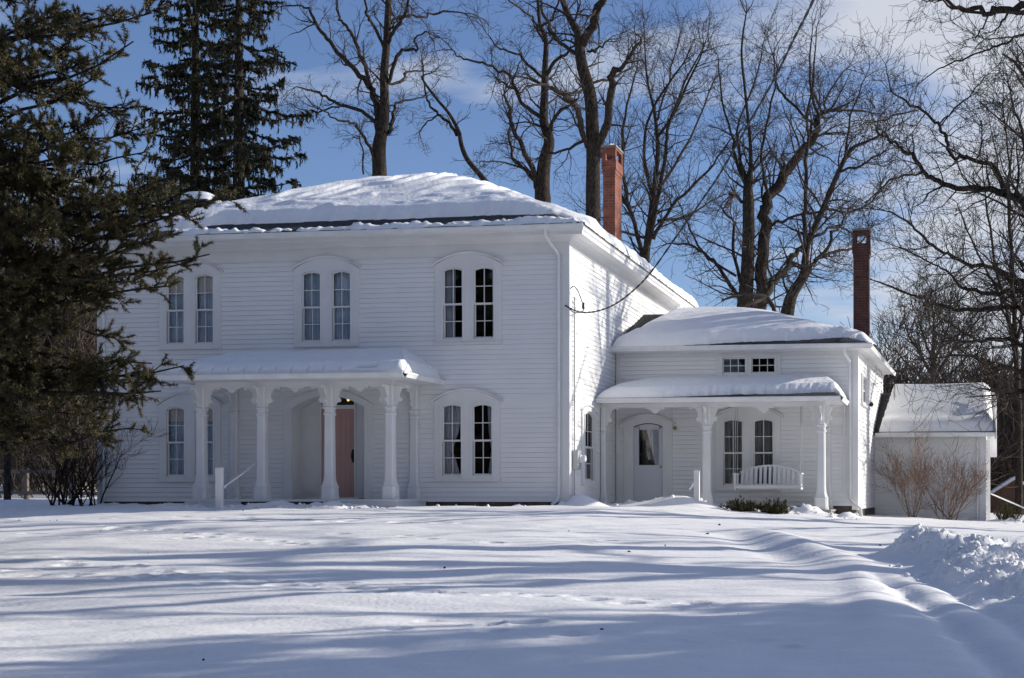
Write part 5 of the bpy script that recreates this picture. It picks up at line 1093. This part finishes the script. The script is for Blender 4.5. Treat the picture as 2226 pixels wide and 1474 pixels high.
# spruces behind the house
def spruce(label, px, D, py_top, base_w, seed, off=False, loc=None, hgt=None):
    rr = random.Random(seed); rs2 = np.random.RandomState(seed)
    if loc is None: b = atD(px, 1070, D); x, y = b[0], b[1]
    else: x, y = loc
    z0 = gz(x, y); top = hgt if hgt else CAM[2] + (HY - py_top) / FPX * D - z0
    E_ = empty('spruce_tree', (x, y, z0)); tag(E_, label, 'tree', 'tall spruces behind the left of the house')
    link('trunk', tubes_mesh('trunk', [([(x, y, z0 - 0.2 + top * i / 12) for i in range(13)], [0.34 * (1 - i / 12.6) + 0.02 for i in range(13)])], sides), 'bark', E_)
    lines = []; tp = []; td = []; z = 1.6
    while z < top * 0.99:
        f = z / top; R_ = base_w * (1 - f) ** 0.62 + 0.15; nb = 6 if f < 0.8 else 5; a0 = rr.uniform(0, 6.28)
        for k in range(nb):
            a = a0 + 6.283 * k / nb + rr.uniform(-0.35, 0.35); ln = R_ * rr.choice((0.55, 0.85, 1.0, 1.1, 1.2)) * rr.uniform(0.85, 1.1)
            o = Vector((math.cos(a), math.sin(a), 0)); pts = []; m = 7; droop = rr.uniform(0.14, 0.26)
            for i in range(m): t_ = i / (m - 1); pts.append(Vector((x, y, z0 + z)) + o * ln * t_ + Vector((0, 0, -droop * ln * math.sin(t_ * 2.2) + 0.10 * ln * t_ * t_ * t_)) )
            lines.append(([tuple(q) for q in pts], [0.045 * (1 - 0.8 * i / m) for i in range(m)]))
            side_ = Vector((-o.y, o.x, 0)); ns = int(ln * 9)
            for j in range(ns):
                t_ = rr.uniform(0.12, 1.0); i = min(int(t_ * (m - 1)), m - 2); q = pts[i].lerp(pts[i + 1], t_ * (m - 1) - i); sgn = rr.choice((-1, 1)); l2 = rr.uniform(0.25, 0.6) * (0.45 + 0.8 * (1 - abs(t_ - 0.5)))
                e1 = q + side_ * sgn * l2 * 0.75 * rr.random() + o * l2 * 0.35 + Vector((0, 0, -0.05)); e2 = e1 + Vector((rr.gauss(0, .05), rr.gauss(0, .05), -rr.uniform(0.15, 0.5) * l2 - 0.12))
                lines.append(([tuple(q), tuple(e1), tuple(e2)], [0.010, 0.008, 0.005]))
                for g_ in range(5):
                    w1 = q.lerp(e1, g_ / 4); tp.append(tuple(w1)); v = (e1 - q).normalized() if (e1 - q).length > 0.01 else o; td.append(tuple(v))
                    if g_ % 2: w2 = e1.lerp(e2, g_ / 4); tp.append(tuple(w2)); td.append((0, 0, -1))
        z += rr.uniform(0.46, 0.80) * (1.0 if f < 0.8 else 0.7)
    link('branch', tubes_mesh('branch', lines, sides), 'bark_dark', E_)
    link('crown', tri_mesh('crown', *tufts(rs2, np.array(tp), np.array(td), 5, 0.17, 0.055, 0.6)), 'spruce_needle', E_)
    return len(tp)
print('spruce', spruce('left one of two tall dark spruces behind the main roof', 425, 50, -290, 3.1, 41), spruce('right one of two tall dark spruces behind the main roof', 519, 48, -330, 3.3, 42))
spruce('dense spruce beyond the right edge near the viewer', 0, 0, 0, 3.4, 43, loc=(21.0, -12.6), hgt=11)
src = [o for o in COL.objects if o.name.startswith('spruce_tree')][-1]  # copies added out of view to cut sky light and deepen lawn shade
for (x, y, lb) in ((-5.5, -19.5, 'spruce added beyond the left edge to dim the front wall, nearest the viewer'), (-14.5, -13.0, 'spruce added beyond the left edge to dim the front wall, nearest the house'), (-10.0, -24.5, 'spruce added beyond the left edge to dim the front wall, farthest forward'), (-20.0, -5.0, 'spruce added far beyond the left edge to dim the front wall'), (22.8, -13.0, 'spruce copy added beyond the right edge to deepen the lawn shade')):
    c = src.copy(); COL.objects.link(c); c.location = (x, y, gz(x, y)); c.rotation_euler = (0, 0, x); c['label'] = lb; c.scale = (1.2, 1.2, 1.35)
    for ch in src.children: d = ch.copy(); COL.objects.link(d); d.parent = c
# ------------------------------------------------------------------ shrubs
def yew(label, px, py, D, w_, h_, seed):
    rr = random.Random(seed); rs2 = np.random.RandomState(seed); b = atD(px, py, D); z0 = gz(b[0], b[1]) - 0.06
    E_ = empty('evergreen_shrub', (b[0], b[1], z0)); tag(E_, label, 'shrub', 'evergreen shrubs in front of the side porch'); lines = []; tp = []; td = []
    for k in range(int(80 * w_)):
        a = rr.uniform(0, 6.28); r_ = rr.random() ** 0.6; d = Vector((math.cos(a) * r_ * w_ * 0.5, math.sin(a) * r_ * w_ * 0.4, h_ * rr.uniform(0.55, 1.0) * (1.1 - 0.55 * r_)))
        s_ = Vector((b[0], b[1], z0)) + Vector((d.x, d.y, 0)) * 0.35; e = Vector((b[0], b[1], z0)) + d; lines.append(([tuple(s_), tuple(s_.lerp(e, 0.5) + Vector((d.x, d.y, 0)) * 0.1), tuple(e)], [0.008, 0.006, 0.003]))
        for j in range(6):
            t_ = rr.uniform(0.3, 1.05); q = s_.lerp(e, t_); dv = ((e - s_).normalized() + rnd_perp(Vector((0, 0, 1)), rr) * 0.5).normalized(); tp.append(tuple(q + rnd_perp(dv, rr) * 0.03)); td.append(tuple(dv))
    link('stem', tubes_mesh('stem', lines, sides), 'twig', E_); link('foliage', tri_mesh('foliage', *tufts(rs2, np.array(tp), np.array(td), 10, 0.05, 0.016, 0.9)), 'yew', E_)
yew('low spreading evergreen shrub left in front of the side porch swing', 1612, 1100, 33.0, 1.05, 0.46, 51)
yew('rounder evergreen shrub right in front of the side porch swing', 1688, 1104, 32.8, 0.95, 0.50, 52)
yew('dark green bush in front of the small brown cabin', 2192, 1135, 42, 0.9, 0.75, 53)
def twig_shrub(label, spots, D, h_, w_, seed, nst, mtl='red_twig', group=None, thick=0.013, kids=(4, 3, 3), name='bare_shrub', up=0.22):
    rr = random.Random(seed); b = atD(*spots[0], D); z0 = gz(b[0], b[1]) - 0.1; E_ = empty(name, (b[0], b[1], z0)); tag(E_, label, 'shrub', group); lines = []
    for k in range(nst):
        s_ = spots[k % len(spots)]; q = atD(s_[0] + rr.uniform(-12, 12), s_[1], D + rr.uniform(-0.3, 0.3)); q[2] = gz(q[0], q[1]) - 0.1
        a = rr.uniform(0, 6.28); sp = rr.uniform(0.1, w_); nd = Vector((math.cos(a) * sp, math.sin(a) * sp * 0.7, 1)).normalized()
        grow(lines, Vector(q), nd, h_ * rr.uniform(0.6, 1.0), thick * rr.uniform(0.7, 1.5), 0, rr, 0.16, up * 0.6, 3, 0.004, kids, (0.35, 0.9))
    link('stem', tubes_mesh('stem', lines, sides), mtl, E_)
DG = float(np.dot(np.array([8.5, YG - 1.0, 0]) - CAM, cF))
twig_shrub('reddish bare shrub with upright twigs in front of the rear wall', [(1985, 1138), (1998, 1138), (1972, 1138)], DG, 1.8, 1.5, 61, 10, kids=(6, 5, 3), group='bare shrubs against the rear wall')
twig_shrub('thicker-stemmed bare shrub leaning right before the rear wall corner', [(2056, 1138), (2068, 1138)], DG, 1.8, 1.6, 62, 9, kids=(6, 5, 3), group='bare shrubs against the rear wall', thick=0.018)
twig_shrub('tangle of dark bare stems beside the left corner of the house', [(112, 1098), (150, 1098), (175, 1098), (205, 1096), (135, 1098)], 33.5, 1.9, 0.9, 63, 22, 'bark_dark', thick=0.022, kids=(5, 4, 3), name='bare_shrub')
# ------------------------------------------------------------------ fence and posts on the left
FE = empty('rail_fence', atD(57, 1075, 50)); tag(FE, 'weathered post and rail wooden fence at left edge beyond the house', 'fence')
for k, px in enumerate((-40, 57, 155, 250, 350)):
    p = atD(px, 1078, 50); z0 = gz(p[0], p[1]) - 0.1; zt = atD(px, 1020, 50)[2]; mb = MB(); mb.box((p[0] - 0.07, p[1] - 0.06, z0), (p[0] + 0.07, p[1] + 0.06, zt)); mb.build('fence_post', 'fence_wood', FE)
for py in (1026, 1072):
    a, b = atD(-60, py - 3, 50), atD(360, py + 4, 50); mb = MB(); mb.hexa([(a[0], a[1] - 0.09, a[2] - 0.06), (b[0], b[1] - 0.09, b[2] - 0.06), (b[0], b[1] - 0.06, b[2] - 0.06), (a[0], a[1] - 0.06, a[2] - 0.06), (a[0], a[1] - 0.09, a[2] + 0.06), (b[0], b[1] - 0.09, b[2] + 0.06), (b[0], b[1] - 0.06, b[2] + 0.06), (a[0], a[1] - 0.06, a[2] + 0.06)]); mb.build('fence_rail', 'fence_wood', FE)
mb = MB(); p = atD(16, 1076, 44); z0 = gz(p[0], p[1]) - 0.1; mb.tube([(p[0], p[1], z0), (p[0], p[1], z0 + 1.4), (p[0] + 0.03, p[1], z0 + 6.2)], [0.11, 0.10, 0.08], 10); po = mb.build('wooden_pole', 'bark', None, smooth=True); tag(po, 'dark round wooden pole standing before the fence at far left', 'pole')

# ------------------------------------------------------------------ brown cabin on the right
cD = 64; c0 = atD(2207, 1041, cD); zc = c0[2]; X_, Y_ = c0[0], c0[1]
CBN = empty('brown_cabin', (X_, Y_, gz(X_, Y_))); tag(CBN, 'small brown wooden cabin with snowy gable roof at far right', 'cabin')
hw, sl, dp = 2.6, 0.62, 4.5; zg = min(gz(X_, Y_), zc - 2.4) - 0.3; ze = zc - hw * sl
mb = MB(); mb.add([(X_ - hw + 0.35, Y_ + 0.3, zg), (X_ + hw - 0.35, Y_ + 0.3, zg), (X_ + hw - 0.35, Y_ + 0.3, ze + 0.1), (X_, Y_ + 0.3, zc - 0.12), (X_ - hw + 0.35, Y_ + 0.3, ze + 0.1), (X_ - hw + 0.35, Y_ + dp, zg), (X_ + hw - 0.35, Y_ + dp, zg), (X_ + hw - 0.35, Y_ + dp, ze + 0.1), (X_, Y_ + dp, zc - 0.12), (X_ - hw + 0.35, Y_ + dp, ze + 0.1)], [(0, 1, 2, 3, 4), (9, 8, 7, 6, 5), (0, 4, 9, 5), (1, 6, 7, 2)])
for k in range(14):
    z = zg + 0.1 + k * 0.2
    if z < ze: mb.box((X_ - hw + 0.36, Y_ + 0.285, z), (X_ + hw - 0.36, Y_ + 0.298, z + 0.17))
mb.build('wall', 'brown_siding', CBN)
mb = MB()
for s_ in (-1, 1): mb.hexa([(X_, Y_, zc - 0.14), (X_ + s_ * hw, Y_, ze - 0.14), (X_ + s_ * hw, Y_ + dp + 0.3, ze - 0.14), (X_, Y_ + dp + 0.3, zc - 0.14), (X_, Y_, zc - 0.04), (X_ + s_ * hw, Y_, ze - 0.04), (X_ + s_ * hw, Y_ + dp + 0.3, ze - 0.04), (X_, Y_ + dp + 0.3, zc - 0.04)])
rf = mb.build('roof', 'brown_siding', CBN)
mb = MB()
for s_ in (-1, 1): mb.hexa([(X_, Y_ + 0.04, zc - 0.037), (X_ + s_ * (hw - 0.04), Y_ + 0.04, ze - 0.037 + 0.02), (X_ + s_ * (hw - 0.04), Y_ + dp + 0.2, ze - 0.037 + 0.02), (X_, Y_ + dp + 0.2, zc - 0.037), (X_, Y_ + 0.06, zc + 0.12), (X_ + s_ * (hw - 0.1), Y_ + 0.06, ze + 0.1), (X_ + s_ * (hw - 0.1), Y_ + dp + 0.2, ze + 0.1), (X_, Y_ + dp + 0.2, zc + 0.12)])
mb.build('roof_snow', 'roof_snow', rf)
mb = MB(); q = X_ + 0.9; mb.box((q, Y_ + 0.27, zc - 2.3), (q + 0.6, Y_ + 0.284, zc - 1.75)); mb.build('window', 'black_iron', CBN)
mb = MB(); a, b = atD(2156, 1074, 43), atD(2245, 1112, 38); mb.tube([tuple(a), tuple(b)], 0.022, 8); mb.tube([tuple(b), (b[0], b[1], gz(b[0], b[1]) - 0.1)], 0.03, 8); st_ = mb.build('sloping_rail', 'metal_paint', None, smooth=True); tag(st_, 'thin white sloping rail running from the rear wall corner to the right edge', 'rail')

# ------------------------------------------------------------------ distant woods
def woods(name, label, spots, seed, mtl='wood_brown'):
    rr = random.Random(seed); lines = []
    for (x, y, h_) in spots:
        z0 = gz(x, y) - 0.2; p = Vector((x, y, z0)); r_ = 0.007 * h_ + 0.015; top = p + Vector((rr.gauss(0, .03), rr.gauss(0, .03), 1)) * h_ * 0.7
        lines.append(([tuple(p), tuple(p.lerp(top, 0.5) + Vector((rr.gauss(0, .1), 0, 0))), tuple(top)], [r_, r_ * 0.75, r_ * 0.4]))
        for k in range(13):
            t_ = rr.uniform(0.2, 1.0); q = p.lerp(top, t_); a = rr.uniform(0, 6.28); nd = Vector((math.cos(a) * 0.7, math.sin(a) * 0.7, rr.uniform(0.4, 1.3))).normalized()
            grow(lines, q, nd, h_ * rr.uniform(0.2, 0.45), 0.05, 1, rr, 0.16, 0.15, 3, 0.022, (3, 3, 3))
    o = link(name, tubes_mesh(name, lines, lambda r: 5 if r > 0.12 else 3), mtl); tag(o, label, 'woods', kind='stuff'); return len(lines)
rr = random.Random(77)
sp = []
for k in range(330):
    D = rr.uniform(76, 135); px = rr.uniform(1800, 2330); p = atD(px, 1000, D); sp.append((p[0], p[1], rr.uniform(6.5, 10.0)))
print('woods', woods('woods', 'brown bare woodland covering the slope behind the rear roof', sp, 78))
sp = []
for k in range(150):
    D = rr.uniform(60, 110); px = rr.uniform(-80, 330); p = atD(px, 1000, D); sp.append((p[0], p[1], rr.uniform(9, 15)))
print('woods', woods('woods', 'brown bare woodland behind the fence at far left', sp, 79))
# scrub under the right-hand woods
lines = []
for k in range(4000):
    lf = k % 4 == 0; D = rr.uniform(58, 100) if lf else rr.uniform(52, 110); px = rr.uniform(-60, 260) if lf else rr.uniform(1900, 2290); D = max(D, 74) if px > 2100 else D; p = atD(px, 1000, D); p = Vector((p[0], p[1], gz(p[0], p[1]) - 0.1)); a = rr.uniform(0, 6.28)
    grow(lines, p, Vector((math.cos(a) * 0.5, math.sin(a) * 0.5, 1)).normalized(), rr.uniform(2.0, 4.5), 0.035, 2, rr, 0.2, 0.1, 3, 0.015, (3, 3, 4))
o = link('undergrowth', tubes_mesh('undergrowth', lines, lambda r: 3), 'wood_brown'); tag(o, 'brown leafless undergrowth at the foot of the woods', 'undergrowth', kind='stuff')

# unseen woods added behind the viewer to block low sky and darken window reflections
lv = []; rs3 = np.random.RandomState(9)
k = 26000; th_ = rs3.uniform(math.radians(178), math.radians(300), k); rad_ = rs3.uniform(34, 52, k)
bx = CAM[0] + rad_ * np.cos(th_); by = CAM[1] + 6 + rad_ * np.sin(th_) * 0.8; top_ = 11 + 4 * np.sin(th_ * 23) + 3 * np.sin(th_ * 57)
bz = gz(0, -60) + rs3.rand(k) ** 0.8 * top_
d1_ = rs3.normal(size=(k, 3)); d2_ = rs3.normal(size=(k, 3)); c_ = np.stack([bx, by, bz], -1)
o = link('woods', tri_mesh('woods', c_ - d1_ * 0.55, c_ + d2_ * 0.7, c_ + (d1_ - d2_) * 0.5), 'spruce_needle'); tag(o, 'dark woods added behind the viewer to block sky light, mirrored in the front windows', 'woods', kind='stuff')

# clods thrown up by the plough, and the litter of twigs on the crust
rs4 = np.random.RandomState(21); ico = bmesh.new(); bmesh.ops.create_icosphere(ico, subdivisions=1, radius=1.0); iv = np.array([v.co[:] for v in ico.verts]); ifc = np.array([[v.index for v in f.verts] for f in ico.faces]); ico.free()
def clods(name, n, fn, smin, smax, label, m='snow'):
    P_ = fn(n); n = len(P_); sz_ = smin + (smax - smin) * rs4.rand(n) ** 3
    V_ = iv[None] * (1 + 0.45 * (rs4.rand(n, len(iv), 1) - 0.5)) * sz_[:, None, None] * (0.6 + 0.8 * rs4.rand(n, 1, 3))
    zz_ = ground(P_[:, 0], P_[:, 1]) + sz_ * 0.15; V_ = V_ + np.stack([P_[:, 0], P_[:, 1], zz_], -1)[:, None, :]
    F_ = ifc[None] + (np.arange(n) * len(iv))[:, None, None]
    o = link(name, np_mesh(name, V_.reshape(-1, 3), [F_.reshape(-1, 3)]), m); tag(o, label, 'snow', kind='stuff')
def on_bank(n):
    x = rs4.uniform(7.6, 13.5, n * 5); y = rs4.uniform(-19, -6, n * 5); b = bank(x, y) + 0.35 * sst(8.2, 9.5, x + 0.25 * (y + 14)) * (y < -12)
    k = rs4.rand(n * 5) < b * 2.2; return np.stack([x[k], y[k]], -1)[:n]
clods('snow_clods', 7500, on_bank, 0.010, 0.045, 'broken lumps of ploughed snow scattered over the bank at right')
def at_wall(n):
    x = rs4.uniform(-9, 12.5, n * 6); y = rs4.uniform(-4, 10, n * 6); k = rs4.rand(n * 6) < wall_rough(x, y) * 0.9; return np.stack([x[k], y[k]], -1)[:n]
clods('snow_clods', 1800, at_wall, 0.012, 0.06, 'crumbs of shovelled snow along the foot of the house')
def lawn(n): return np.stack([rs4.uniform(-12, 9, n), rs4.uniform(-23, -3, n)], -1)
clods('leaf_litter', 70, lawn, 0.006, 0.028, 'scattered dark bits of bark and leaves on the snowy lawn', 'twig')
